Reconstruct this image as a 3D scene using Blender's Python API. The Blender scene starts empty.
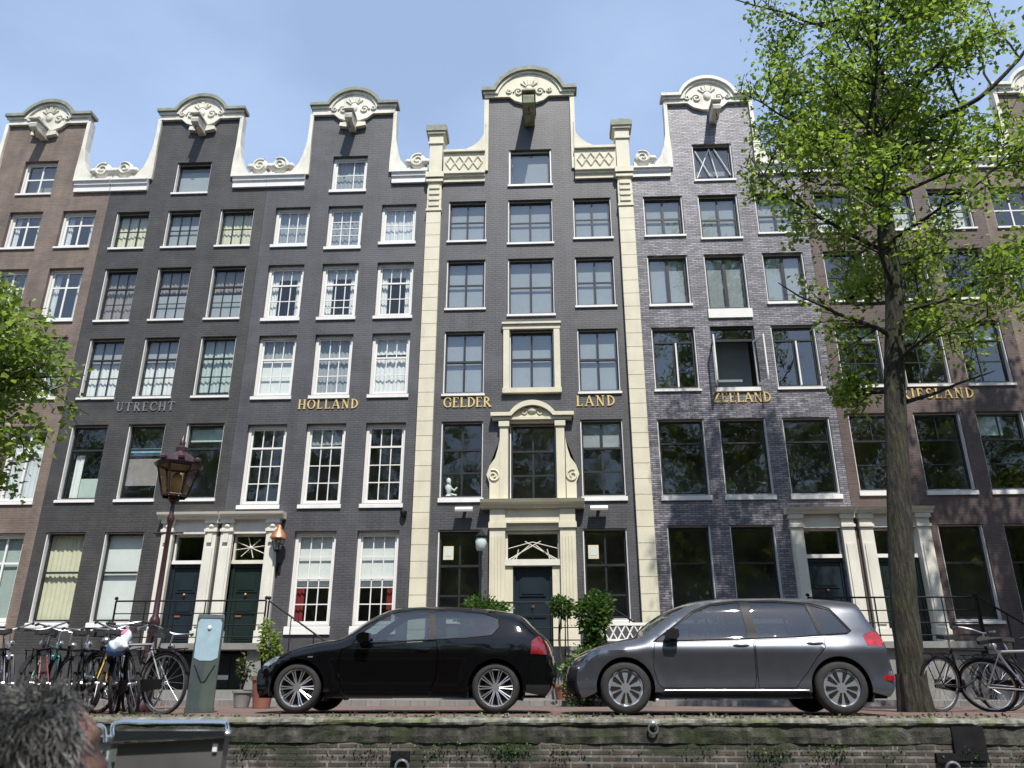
import bpy, bmesh, math, random
import numpy as np
from mathutils import Vector, Matrix, Quaternion
from mathutils.geometry import delaunay_2d_cdt
R = math.radians
PI = math.pi
rnd = random.Random(7)
sc = bpy.context.scene
col = sc.collection

# ------------------------------------------------------------------ materials
def _nt(name):
    m = bpy.data.materials.new(name); m.use_nodes = True
    nt = m.node_tree
    return m, nt, nt.nodes['Principled BSDF'], nt.nodes['Material Output']

def _coords(nt, scale=(1, 1, 1)):
    tc = nt.nodes.new('ShaderNodeTexCoord')
    mp = nt.nodes.new('ShaderNodeMapping')
    mp.inputs['Scale'].default_value = scale
    nt.links.new(tc.outputs['Object'], mp.inputs['Vector'])
    return mp.outputs['Vector']

def _noise(nt, vec, scale, detail=4, rough=.55):
    n = nt.nodes.new('ShaderNodeTexNoise')
    n.inputs['Scale'].default_value = scale
    n.inputs['Detail'].default_value = detail
    n.inputs['Roughness'].default_value = rough
    nt.links.new(vec, n.inputs['Vector'])
    return n.outputs['Fac']

def _ramp(nt, fac, stops):
    r = nt.nodes.new('ShaderNodeValToRGB')
    e = r.color_ramp.elements
    e[0].position, e[0].color = stops[0][0], (*stops[0][1], 1)
    e[1].position, e[1].color = stops[-1][0], (*stops[-1][1], 1)
    for p, c in stops[1:-1]:
        q = e.new(p); q.color = (*c, 1)
    nt.links.new(fac, r.inputs['Fac'])
    return r.outputs['Color']

def _mix(nt, fac, a, b, mode='MIX'):
    m = nt.nodes.new('ShaderNodeMix'); m.data_type = 'RGBA'; m.blend_type = mode
    for sock, v in ((m.inputs['Factor'], fac), (m.inputs['A'], a), (m.inputs['B'], b)):
        pass
    ins = [i for i in m.inputs if i.type == 'RGBA']
    f = [i for i in m.inputs if i.type == 'VALUE'][0]
    for s, v in ((f, fac), (ins[0], a), (ins[1], b)):
        if isinstance(v, (int, float)): s.default_value = v
        elif isinstance(v, tuple): s.default_value = (*v, 1)
        else: nt.links.new(v, s)
    return [o for o in m.outputs if o.type == 'RGBA'][0]

def _bump(nt, b, h, strength, dist=.02):
    n = nt.nodes.new('ShaderNodeBump')
    n.inputs['Strength'].default_value = strength
    n.inputs['Distance'].default_value = dist
    nt.links.new(h, n.inputs['Height'])
    nt.links.new(n.outputs['Normal'], b.inputs['Normal'])

def mul(c, k): return tuple(min(1, x * k) for x in c)

def paint(name, c, rough=.5, var=.18, scale=3, metallic=0, bump=.0, coat=0, spec=.5, dirt=None, dirt_amt=.5):
    m, nt, b, o = _nt(name)
    v = _coords(nt)
    n = _noise(nt, v, scale)
    base = _ramp(nt, n, [(.3, mul(c, 1 - var)), (.7, mul(c, 1 + var))])
    if dirt:
        n2 = _noise(nt, _coords(nt, (1.3, 1.3, .35)), 2.2, 6, .65)
        f = nt.nodes.new('ShaderNodeMapRange')
        f.inputs[1].default_value = .5; f.inputs[2].default_value = .72; f.inputs[4].default_value = dirt_amt
        nt.links.new(n2, f.inputs[0])
        base = _mix(nt, f.outputs[0], base, dirt)
    nt.links.new(base, b.inputs['Base Color'])
    b.inputs['Roughness'].default_value = rough
    b.inputs['Metallic'].default_value = metallic
    b.inputs['Coat Weight'].default_value = coat
    b.inputs['Specular IOR Level'].default_value = spec
    if bump:
        _bump(nt, b, _noise(nt, v, scale * 12, 3), bump)
    return m

def brick(name, c1, c2, mortar, rough=.6, bump=.4, bw=.21, rh=.066, ms=.009, stain=.25, spec=.5, big=None, stain_scale=.9):
    m, nt, b, o = _nt(name)
    tc = nt.nodes.new('ShaderNodeTexCoord')
    sp = nt.nodes.new('ShaderNodeSeparateXYZ'); nt.links.new(tc.outputs['Object'], sp.inputs[0])
    ad = nt.nodes.new('ShaderNodeMath'); nt.links.new(sp.outputs[0], ad.inputs[0]); nt.links.new(sp.outputs[1], ad.inputs[1])
    cb = nt.nodes.new('ShaderNodeCombineXYZ'); nt.links.new(ad.outputs[0], cb.inputs[0]); nt.links.new(sp.outputs[2], cb.inputs[1])
    t = nt.nodes.new('ShaderNodeTexBrick')
    nt.links.new(cb.outputs[0], t.inputs['Vector'])
    t.inputs['Scale'].default_value = 1
    t.inputs['Brick Width'].default_value = bw
    t.inputs['Row Height'].default_value = rh
    t.inputs['Mortar Size'].default_value = ms
    t.inputs['Mortar Smooth'].default_value = .3
    t.inputs['Bias'].default_value = 0
    t.inputs['Color1'].default_value = (*c1, 1)
    t.inputs['Color2'].default_value = (*c2, 1)
    t.inputs['Mortar'].default_value = (*mortar, 1)
    n = _noise(nt, tc.outputs['Object'], stain_scale, 6, .6)
    f = _ramp(nt, n, [(.3, (1 - stain,) * 3), (.7, (1 + stain,) * 3)])
    c = _mix(nt, 1.0, t.outputs['Color'], f, 'MULTIPLY')
    n4 = _noise(nt, _coords(nt, (2.2, 2.2, .22)), 1.5, 5, .6)
    f4 = _ramp(nt, n4, [(.32, (.82,) * 3), (.62, (1.12,) * 3)])
    c = _mix(nt, 1.0, c, f4, 'MULTIPLY')
    if big:
        n3 = _noise(nt, _coords(nt, (.7, .7, 1.6)), big[1], 6, .65)
        g = nt.nodes.new('ShaderNodeMapRange'); g.inputs[1].default_value = big[2]; g.inputs[2].default_value = big[2] + .14
        nt.links.new(n3, g.inputs[0])
        c = _mix(nt, g.outputs[0], c, big[0])
    nt.links.new(c, b.inputs['Base Color'])
    b.inputs['Roughness'].default_value = rough
    b.inputs['Specular IOR Level'].default_value = spec
    n2 = _noise(nt, tc.outputs['Object'], 14, 3)
    mm = nt.nodes.new('ShaderNodeMath'); mm.operation = 'MULTIPLY_ADD'
    nt.links.new(n2, mm.inputs[0]); mm.inputs[1].default_value = .8
    iv = nt.nodes.new('ShaderNodeMath'); iv.operation = 'SUBTRACT'; iv.inputs[0].default_value = 1
    nt.links.new(t.outputs['Fac'], iv.inputs[1]); nt.links.new(iv.outputs[0], mm.inputs[2])
    _bump(nt, b, mm.outputs[0], bump, .012)
    return m

def glass(name, tint=(.75, .8, .8), ior=1.65, wav=.05):
    m, nt, b, o = _nt(name)
    nt.nodes.remove(b)
    tr = nt.nodes.new('ShaderNodeBsdfTransparent'); tr.inputs[0].default_value = (*tint, 1)
    gl = nt.nodes.new('ShaderNodeBsdfGlossy'); gl.inputs['Roughness'].default_value = .015
    gl.inputs['Color'].default_value = (1, 1, 1, 1)
    lw = nt.nodes.new('ShaderNodeLayerWeight'); lw.inputs['Blend'].default_value = .5
    pw = nt.nodes.new('ShaderNodeMath'); pw.operation = 'POWER'; pw.inputs[1].default_value = 4.5
    nt.links.new(lw.outputs['Facing'], pw.inputs[0])
    fr = nt.nodes.new('ShaderNodeMath'); fr.operation = 'MULTIPLY_ADD'
    f0 = ((ior - 1) / (ior + 1)) ** 2 * 1.25
    nt.links.new(pw.outputs[0], fr.inputs[0]); fr.inputs[1].default_value = .95 - f0; fr.inputs[2].default_value = f0
    mx = nt.nodes.new('ShaderNodeMixShader')
    nt.links.new(fr.outputs[0], mx.inputs[0]); nt.links.new(tr.outputs[0], mx.inputs[1]); nt.links.new(gl.outputs[0], mx.inputs[2])
    if wav:
        bp = nt.nodes.new('ShaderNodeBump'); bp.inputs['Strength'].default_value = wav; bp.inputs['Distance'].default_value = .05
        nt.links.new(_noise(nt, _coords(nt), 2.3, 2), bp.inputs['Height'])
        nt.links.new(bp.outputs[0], gl.inputs['Normal'])
    nt.links.new(mx.outputs[0], o.inputs[0])
    return m

def leafmat(name, c1, c2, c3, trans=.45):
    m, nt, b, o = _nt(name)
    g = nt.nodes.new('ShaderNodeNewGeometry')
    c = _ramp(nt, g.outputs['Random Per Island'], [(0, c1), (.5, c2), (1, c3)])
    nt.links.new(c, b.inputs['Base Color'])
    b.inputs['Roughness'].default_value = .45
    t = nt.nodes.new('ShaderNodeBsdfTranslucent')
    cc = _mix(nt, 1.0, c, (1.3, 1.35, .75), 'MULTIPLY')
    nt.links.new(cc, t.inputs[0])
    mx = nt.nodes.new('ShaderNodeMixShader'); mx.inputs[0].default_value = trans
    nt.links.new(b.outputs[0], mx.inputs[1]); nt.links.new(t.outputs[0], mx.inputs[2])
    nt.links.new(mx.outputs[0], o.inputs[0])
    return m

def carpaint(name, c, metallic=.6, rough=.32, spec=.5):
    m, nt, b, o = _nt(name)
    n = _noise(nt, _coords(nt), 5, 4)
    base = _ramp(nt, n, [(.3, mul(c, .93)), (.7, mul(c, 1.07))])
    nt.links.new(base, b.inputs['Base Color'])
    b.inputs['Metallic'].default_value = metallic
    b.inputs['Roughness'].default_value = rough
    b.inputs['Specular IOR Level'].default_value = spec
    b.inputs['Coat Weight'].default_value = 1
    b.inputs['Coat Roughness'].default_value = .04
    return m

M = {}
M['white'] = paint('white_paint', (.70, .69, .67), .4, .05, 2, dirt=(.55, .53, .48), dirt_amt=.3)
M['stonewhite'] = paint('white_stone', (.64, .615, .53), .6, .10, 3, bump=.12, dirt=(.33, .31, .25), dirt_amt=.75)
M['cream'] = paint('cream_stone', (.58, .545, .42), .6, .07, 2, bump=.08, dirt=(.45, .41, .32), dirt_amt=.6)
M['doorcream'] = paint('door_surround_paint', (.63, .61, .54), .5, .06, 2, dirt=(.42, .40, .34), dirt_amt=.5)
M['lead'] = paint('weathered_lead', (.21, .22, .165), .7, .3, 4, bump=.1)
M['black'] = paint('black_paint', (.012, .013, .014), .35, .2, 4)
M['sash_dark'] = paint('dark_sash_paint', (.02, .022, .024), .35, .2, 4)
M['iron'] = paint('wrought_iron', (.012, .012, .013), .6, .3, 8, spec=.15)
M['green'] = paint('dark_green_door_paint', (.012, .022, .020), .3, .15, 2)
M['blueblack'] = paint('blue_black_door_paint', (.014, .022, .030), .3, .15, 2)
M['gold'] = paint('gold_leaf', (.68, .50, .20), .35, .1, 8, metallic=.25)
M['greyletter'] = paint('tarnished_letters', (.16, .165, .17), .5, .2, 8)
M['int'] = paint('interior_plaster', (.30, .285, .26), .9, .3, 1)
M['curt_cream'] = paint('cream_curtain', (.72, .68, .50), .9, .06, 5)
M['curt_white'] = paint('white_curtain', (.80, .80, .79), .9, .04, 5)
M['curt_grey'] = paint('grey_blind', (.34, .36, .38), .9, .05, 5)
M['curt_rose'] = paint('rose_grey_curtain', (.30, .26, .25), .9, .1, 5)
M['curt_mint'] = paint('pale_green_blind', (.50, .58, .54), .9, .05, 5)
M['red'] = paint('red_curtain', (.25, .02, .025), .8, .15, 5)
M['glass'] = glass('window_glass', (.86, .9, .89))
M['glass_hi'] = glass('upper_window_glass', (.82, .86, .86), 2.0)
M['carglass'] = glass('car_glass', (.45, .53, .54), 1.9, 0)
M['lampglass'] = paint('amber_lantern_glass', (.55, .38, .22), .15, .15, 6)
M['wall_black'] = brick('black_painted_brick', (.056, .056, .062), (.066, .065, .072), (.042, .042, .045), .5, .3, stain=.2, stain_scale=1.3, big=((.075, .075, .082), .55, .52))
M['wall_blackB'] = brick('black_brick_weathered', (.036, .035, .034), (.046, .044, .042), (.028, .027, .026), .55, .35, stain=.3, stain_scale=1.5, big=((.055, .050, .046), .8, .55))
M['wall_purple'] = brick('glazed_purple_brick', (.105, .10, .12), (.27, .258, .29), (.06, .057, .064), .40, .55, bw=.20, rh=.056, ms=.010, stain=.28, spec=.6, stain_scale=1.6)
M['wall_brown'] = brick('brown_brick', (.175, .125, .10), (.135, .10, .082), (.15, .13, .11), .75, .45, stain=.25, stain_scale=1.2)
M['wall_red'] = brick('dark_red_brick', (.10, .062, .055), (.075, .052, .047), (.08, .064, .058), .6, .45, stain=.3, stain_scale=1.3)
def mottled(name, a, b_, c_, moss, sc):
    m, nt, b, o = _nt(name)
    v = _coords(nt); n1 = _noise(nt, v, sc, 7, .7); n2 = _noise(nt, _coords(nt, (1, 1, 1.4)), sc * .38, 6, .65); n3 = _noise(nt, _coords(nt, (2.5, 1, .3)), sc * .8, 5, .6)
    c = _ramp(nt, n1, [(.34, a), (.52, b_), (.70, c_)])
    g = _ramp(nt, n2, [(.46, (0, 0, 0)), (.60, (1, 1, 1))])
    c = _mix(nt, g, c, moss)
    g3 = _ramp(nt, n3, [(.36, (.45,) * 3), (.62, (1.15,) * 3)])
    c = _mix(nt, 1.0, c, g3, 'MULTIPLY')
    nt.links.new(c, b.inputs['Base Color']); b.inputs['Roughness'].default_value = .95
    _bump(nt, b, n1, 1.0, .04)
    return m
M['plinth'] = paint('grey_plinth_stone', (.045, .045, .047), .6, .2, 3, bump=.1)
M['stone'] = paint('blue_stone', (.20, .20, .19), .6, .2, 3, bump=.15)
M['rooftile'] = brick('roof_tiles', (.20, .075, .05), (.15, .06, .045), (.05, .03, .03), .8, .8, bw=.25, rh=.2, ms=.02)
M['chim'] = brick('chimney_brick', (.20, .10, .075), (.15, .08, .06), (.12, .1, .09), .8, .5)
M['beam'] = paint('beam_paint', (.62, .60, .52), .6, .15, 4, dirt=(.2, .19, .15), dirt_amt=.7)
M['beamdark'] = paint('mossy_beam_paint', (.20, .21, .13), .7, .3, 4, dirt=(.5, .5, .42), dirt_amt=.6)
M['chrome'] = paint('polished_steel', (.75, .76, .78), .18, .05, 4, metallic=1)
M['steel'] = paint('dull_steel', (.45, .46, .47), .35, .15, 6, metallic=.9)
M['rubber'] = paint('tyre_rubber', (.018, .018, .018), .8, .25, 20, bump=.1)
M['plastic'] = paint('black_plastic', (.012, .012, .013), .5, .2, 8, spec=.2)
M['amberpane'] = glass('amber_pane', (.90, .76, .60), 1.6)
M['poster'] = paint('pale_blue_poster', (.35, .55, .72), .6, .2, 9)
M['copper'] = paint('copper', (.60, .26, .13), .35, .2, 6, metallic=.7)
def bark(name):
    m, nt, b, o = _nt(name)
    v = _coords(nt, (1, 1, .16)); n = _noise(nt, v, 22, 5, .7); n2 = _noise(nt, _coords(nt), 3.2, 5, .6)
    c = _ramp(nt, n, [(.36, (.010, .009, .007)), (.5, (.030, .026, .020)), (.66, (.070, .062, .048))])
    g = _ramp(nt, n2, [(.42, (0, 0, 0)), (.62, (1, 1, 1))])
    c = _mix(nt, g, c, _mix(nt, 1.0, c, (.95, 1.1, .65), 'MULTIPLY'))
    nt.links.new(c, b.inputs['Base Color']); b.inputs['Roughness'].default_value = .95
    _bump(nt, b, n, 1.0, .05)
    return m
M['bark'] = bark('tree_bark')
M['leaf'] = leafmat('spring_leaves', (.10, .165, .03), (.185, .265, .052), (.28, .36, .09), .55)
M['leaf2'] = leafmat('street_tree_leaves', (.11, .165, .035), (.185, .255, .06), (.27, .34, .10), .52)
M['shrub'] = leafmat('shrub_leaves', (.025, .06, .012), (.05, .11, .02), (.09, .15, .03), .35)
M['ivy'] = leafmat('ivy_leaves', (.03, .05, .02), (.07, .09, .04), (.12, .15, .06), .3)
M['terracotta'] = paint('terracotta', (.22, .085, .06), .8, .2, 5, bump=.1)
M['lantern_red'] = paint('oxblood_lamp_paint', (.036, .014, .016), .35, .25, 7)

def thing_props(o, label=None, cat=None, group=None, kind=None):
    if label: o['label'] = label
    if cat: o['category'] = cat
    if group: o['group'] = group
    if kind: o['kind'] = kind
    return o

def thing(name, label, cat, loc=(0, 0, 0), rz=0, group=None):
    o = bpy.data.objects.new(name, None); col.objects.link(o)
    o.empty_display_size = .2
    o.location = loc; o.rotation_euler = (0, 0, rz)
    return thing_props(o, label, cat, group)

def copy_tree(o, parent=None):
    c = o.copy(); col.objects.link(c)
    if parent:
        c.parent = parent
    for ch in list(o.children):
        copy_tree(ch, c)
    return c

class MB:
    """collects geometry for ONE mesh object"""
    def __init__(s): s.v = []; s.f = []; s.m = []; s.mi = 0
    def add(s, vs, fs):
        k = len(s.v); s.v += [tuple(p) for p in vs]
        for f in fs: s.f.append(tuple(i + k for i in f)); s.m.append(s.mi)
    def box(s, x0, x1, y0, y1, z0, z1):
        s.add([(x0, y0, z0), (x1, y0, z0), (x1, y1, z0), (x0, y1, z0), (x0, y0, z1), (x1, y0, z1), (x1, y1, z1), (x0, y1, z1)],
              [(0, 3, 2, 1), (4, 5, 6, 7), (0, 1, 5, 4), (1, 2, 6, 5), (2, 3, 7, 6), (3, 0, 4, 7)])
    def quad(s, *p): s.add(p, [tuple(range(len(p)))])
    def prism(s, pts, d0, d1, axis='y'):
        n = len(pts)
        def P(a, b, d): return {'y': (a, d, b), 'x': (d, a, b), 'z': (a, b, d)}[axis]
        vs = [P(a, b, d0) for a, b in pts] + [P(a, b, d1) for a, b in pts]
        fs = [tuple(range(n)), tuple(range(2 * n - 1, n - 1, -1))]
        fs += [(i, (i + 1) % n, n + (i + 1) % n, n + i) for i in range(n)]
        s.add(vs, fs)
    def band(s, outer, inner, d0, d1):
        """strip between two open polylines in the xz plane, thick d0..d1"""
        n = len(outer)
        vs = []
        for d in (d0, d1):
            vs += [(a, d, b) for a, b in outer] + [(a, d, b) for a, b in inner]
        fs = []
        for i in range(n - 1):
            fs.append((i, i + 1, n + i + 1, n + i))
            fs.append((2 * n + i, 3 * n + i, 3 * n + i + 1, 2 * n + i + 1))
            fs.append((i, 2 * n + i, 2 * n + i + 1, i + 1))
            fs.append((n + i, n + i + 1, 3 * n + i + 1, 3 * n + i))
        fs.append((0, n, 3 * n, 2 * n)); fs.append((n - 1, 3 * n - 1, 4 * n - 1, 2 * n - 1))
        s.add(vs, fs)
    def tube(s, path, r, n=6, closed=False, caps=True):
        P = [Vector(p) for p in path]; m = len(P)
        rr = r if isinstance(r, (list, tuple)) else [r] * m
        vs = []; ref = None
        for i in range(m):
            if closed: t = P[(i + 1) % m] - P[i - 1]
            else: t = P[min(i + 1, m - 1)] - P[max(i - 1, 0)]
            if t.length < 1e-9: t = Vector((0, 0, 1))
            t.normalize()
            if ref is None:
                ref = Vector((0, 0, 1)) if abs(t.z) < .9 else Vector((1, 0, 0))
            a = t.cross(ref)
            if a.length < 1e-6: a = t.orthogonal()
            a.normalize(); b = a.cross(t).normalized(); ref = b
            for k in range(n):
                w = 2 * PI * k / n
                vs.append(P[i] + (a * math.cos(w) + b * math.sin(w)) * rr[i])
        fs = []
        for i in range(m if closed else m - 1):
            j = (i + 1) % m
            for k in range(n):
                q = (k + 1) % n
                fs.append((i * n + k, i * n + q, j * n + q, j * n + k))
        if caps and not closed:
            fs.append(tuple(range(n - 1, -1, -1))); fs.append(tuple((m - 1) * n + k for k in range(n)))
        s.add(vs, fs)
    def lathe(s, prof, c=(0, 0, 0), axis='z', n=16, closed=False):
        vs = []; m = len(prof)
        for r, h in prof:
            for k in range(n):
                w = 2 * PI * k / n
                a, b = r * math.cos(w), r * math.sin(w)
                p = {'z': (a, b, h), 'y': (a, h, b), 'x': (h, a, b)}[axis]
                vs.append((c[0] + p[0], c[1] + p[1], c[2] + p[2]))
        fs = []
        for i in range(m if closed else m - 1):
            j = (i + 1) % m
            for k in range(n):
                q = (k + 1) % n
                fs.append((i * n + k, i * n + q, j * n + q, j * n + k))
        if not closed:
            if prof[0][0] > 1e-6: fs.append(tuple(range(n)))
            if prof[-1][0] > 1e-6: fs.append(tuple((m - 1) * n + k for k in range(n)))
        s.add(vs, fs)
    def ball(s, c, r, n=10, m=7):
        rx, ry, rz = r if isinstance(r, (tuple, list)) else (r, r, r)
        vs = [(c[0], c[1], c[2] - rz)]
        for i in range(1, m):
            a = PI * i / m - PI / 2
            for k in range(n):
                w = 2 * PI * k / n
                vs.append((c[0] + rx * math.cos(a) * math.cos(w), c[1] + ry * math.cos(a) * math.sin(w), c[2] + rz * math.sin(a)))
        vs.append((c[0], c[1], c[2] + rz)); t = len(vs) - 1
        fs = [(0, 1 + (k + 1) % n, 1 + k) for k in range(n)]
        for i in range(m - 2):
            for k in range(n):
                q = (k + 1) % n
                fs.append((1 + i * n + k, 1 + i * n + q, 1 + (i + 1) * n + q, 1 + (i + 1) * n + k))
        o = 1 + (m - 2) * n
        fs += [(o + k, o + (k + 1) % n, t) for k in range(n)]
        s.add(vs, fs)
    def xform(s, mat, k0=0):
        for i in range(k0, len(s.v)): s.v[i] = tuple(mat @ Vector(s.v[i]))
    def build(s, name, mats, parent=None, smooth=None, world=True, recalc=True, weld=0):
        me = bpy.data.meshes.new(name)
        me.from_pydata(s.v, [], s.f)
        if not isinstance(mats, (list, tuple)): mats = [mats]
        for m in mats: me.materials.append(m)
        me.polygons.foreach_set('material_index', s.m)
        if recalc or weld:
            bm = bmesh.new(); bm.from_mesh(me)
            if weld: bmesh.ops.remove_doubles(bm, verts=bm.verts, dist=weld)
            if recalc: bmesh.ops.recalc_face_normals(bm, faces=bm.faces)
            bm.to_mesh(me); bm.free()
        if smooth:
            me.polygons.foreach_set('use_smooth', [True] * len(me.polygons))
            me.set_sharp_from_angle(angle=R(smooth))
        o = bpy.data.objects.new(name, me); col.objects.link(o)
        if parent is not None:
            o.parent = parent
            if world:
                o.matrix_parent_inverse = (Matrix.Translation(parent.location) @ Matrix.Rotation(parent.rotation_euler[2], 4, 'Z')).inverted() if parent.parent is None else Matrix.Identity(4)
        return o

def arc(cx, cz, r, a0, a1, n, rz=None):
    rz = rz or r
    return [(cx + r * math.cos(R(a0 + (a1 - a0) * i / n)), cz + rz * math.sin(R(a0 + (a1 - a0) * i / n))) for i in range(n + 1)]

def spiral(cx, cz, r0, r1, a0, turns, y, n=20, sx=1):
    return [(cx + sx * (r0 + (r1 - r0) * i / n) * math.cos(a0 + turns * 2 * PI * i / n), y, cz + (r0 + (r1 - r0) * i / n) * math.sin(a0 + turns * 2 * PI * i / n)) for i in range(n + 1)]

def catmull(pts, k):
    out = []; n = len(pts)
    for i in range(n - 1):
        p0, p1, p2, p3 = pts[max(i - 1, 0)], pts[i], pts[i + 1], pts[min(i + 2, n - 1)]
        for j in range(k):
            t = j / k
            out.append(tuple(.5 * ((2 * b) + (-a + c) * t + (2 * a - 5 * b + 4 * c - d) * t * t + (-a + 3 * b - 3 * c + d) * t ** 3) for a, b, c, d in zip(p0, p1, p2, p3)))
    out.append(tuple(pts[-1]))
    return out
# ------------------------------------------------------------------ houses
YF = 20.0

def wall_mesh(mb, x0, x1, z0, z1, ops, y, reveal=.32, cut=()):
    """front wall cells round rectangular openings, with reveals"""
    xs = sorted({x0, x1, *[v for o in [*ops, *cut] for v in o[:2]]}); zs = sorted({z0, z1, *[v for o in [*ops, *cut] for v in o[2:]]})
    xs = [v for v in xs if x0 - 1e-6 <= v <= x1 + 1e-6]; zs = [v for v in zs if z0 - 1e-6 <= v <= z1 + 1e-6]
    for i in range(len(xs) - 1):
        for j in range(len(zs) - 1):
            cx, cz = (xs[i] + xs[i + 1]) / 2, (zs[j] + zs[j + 1]) / 2
            if any(o[0] < cx < o[1] and o[2] < cz < o[3] for o in [*ops, *cut]): continue
            mb.quad((xs[i], y, zs[j]), (xs[i + 1], y, zs[j]), (xs[i + 1], y, zs[j + 1]), (xs[i], y, zs[j + 1]))
    for a, b, c, d in ops:
        Y = y + reveal
        mb.quad((a, y, c), (a, y, d), (a, Y, d), (a, Y, c)); mb.quad((b, y, d), (b, y, c), (b, Y, c), (b, Y, d))
        mb.quad((a, y, d), (b, y, d), (b, Y, d), (a, Y, d)); mb.quad((b, y, c), (a, y, c), (a, Y, c), (b, Y, c))

def curtain_mesh(x0, x1, z0, z1, y, amp=.016, n=28, flat=False):
    mb = MB()
    seed = x0 * 7.3 + z0
    pts = []
    for i in range(n + 1):
        x = x0 + (x1 - x0) * i / n
        yy = y if flat else y + amp * math.sin(i * 1.9 + seed) + .4 * amp * math.sin(i * .8 + seed * 2)
        pts.append((x, yy))
    for i in range(n):
        mb.quad((pts[i][0], pts[i][1], z0), (pts[i + 1][0], pts[i + 1][1], z0), (pts[i + 1][0], pts[i + 1][1], z1), (pts[i][0], pts[i][1], z1))
    return mb

def window(root, xc, w, z0, z1, y, fr='white', sash='sash_dark', fw=.06, rows=(), mull=(), sub=None, transom=None,
           bars=.028, recess=.12, soff=.045, deeptop=False, curt=None, sill=True, sillh=.09, glassm='glass', label=None, sillm='white', sw=.045, tb=.05, gl=True):
    """box frame (part) > sash with bars, pane, sill, curtain (sub-parts).
    transom: fraction of height (from bottom) of the meeting rail; mull: column fractions for lower sash, sub: (cols, rows) top."""
    a, b = xc - w / 2, xc + w / 2
    yy = y + recess
    mb = MB()
    dj = max(.13, soff + .06); mb.box(a, a + fw, yy, yy + dj, z0, z1); mb.box(b - fw, b, yy, yy + dj, z0, z1)
    mb.box(a + fw, b - fw, yy + (soff - .01 if deeptop else 0), yy + max(.13, soff + .06), z1 - fw, z1); mb.box(a + fw, b - fw, yy, yy + .13, z0, z0 + fw * .8)
    win = mb.build('window', M[fr], root)
    if label: win['label'] = label
    i0, i1, k0, k1 = a + fw, b - fw, z0 + fw * .8, z1 - fw
    s = MB(); ys = yy + soff; ye = ys + .045
    s.box(i0, i0 + sw, ys, ye, k0, k1); s.box(i1 - sw, i1, ys, ye, k0, k1)
    s.box(i0 + sw, i1 - sw, ys, ye, k0, k0 + sw * 1.3); s.box(i0 + sw, i1 - sw, ys, ye, k1 - sw, k1)
    gx0, gx1, gz0, gz1 = i0 + sw, i1 - sw, k0 + sw * 1.3, k1 - sw
    zt = gz0 + (gz1 - gz0) * transom if transom else None
    if zt: s.box(gx0, gx1, ys - .01, ye + .002, zt - tb / 2, zt + tb / 2)
    def bars_in(za, zb, cols, rws, wd):
        for c in cols:
            x = gx0 + (gx1 - gx0) * c
            s.box(x - wd / 2, x + wd / 2, ys + .008, ye - .008, za, zb)
        for r in rws:
            z = za + (zb - za) * r
            s.box(gx0, gx1, ys + .01, ye - .01, z - wd / 2, z + wd / 2)
    if zt:
        bars_in(gz0, zt - tb / 2, mull, rows, bars)
        if sub: bars_in(zt + tb / 2, gz1, sub[0], sub[1], bars)
    else:
        bars_in(gz0, gz1, mull, rows, bars)
    s.build('sash', M[sash], win)
    if gl:
        g = MB(); yg = ys + .03
        g.quad((gx0 - .01, yg, gz0 - .01), (gx1 + .01, yg, gz0 - .01), (gx1 + .01, yg, gz1 + .01), (gx0 - .01, yg, gz1 + .01))
        g.build('pane', M[glassm], win)
    if sill:
        q = MB(); yq = y + .2; q.prism([(y - .05, z0 - sillh), (yq, z0 - sillh), (yq, z0 - .003), (y + .02, z0 - .003), (y - .05, z0 - .03)], a - .03, b + .03, 'x')
        q.build('sill', M[sillm], win)
    for c in (curt or []):
        kind, mat_, f0, f1 = c[:4]           # f0..f1 vertical fraction; optional horizontal range
        h0, h1 = c[4:6] if len(c) > 4 else (0, 1)
        cm = curtain_mesh(a - .03 + (w + .06) * h0, a - .03 + (w + .06) * h1, z0 + (z1 - z0) * f0, z0 + (z1 - z0) * f1, ye + (.075 if kind == 'curtain' else .05), flat=(kind == 'blind'), n=int(6 + 24 * (h1 - h0)))
        cm.build('curtain' if kind == 'curtain' else 'blind', M[mat_], win, recalc=False)
    return win

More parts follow.
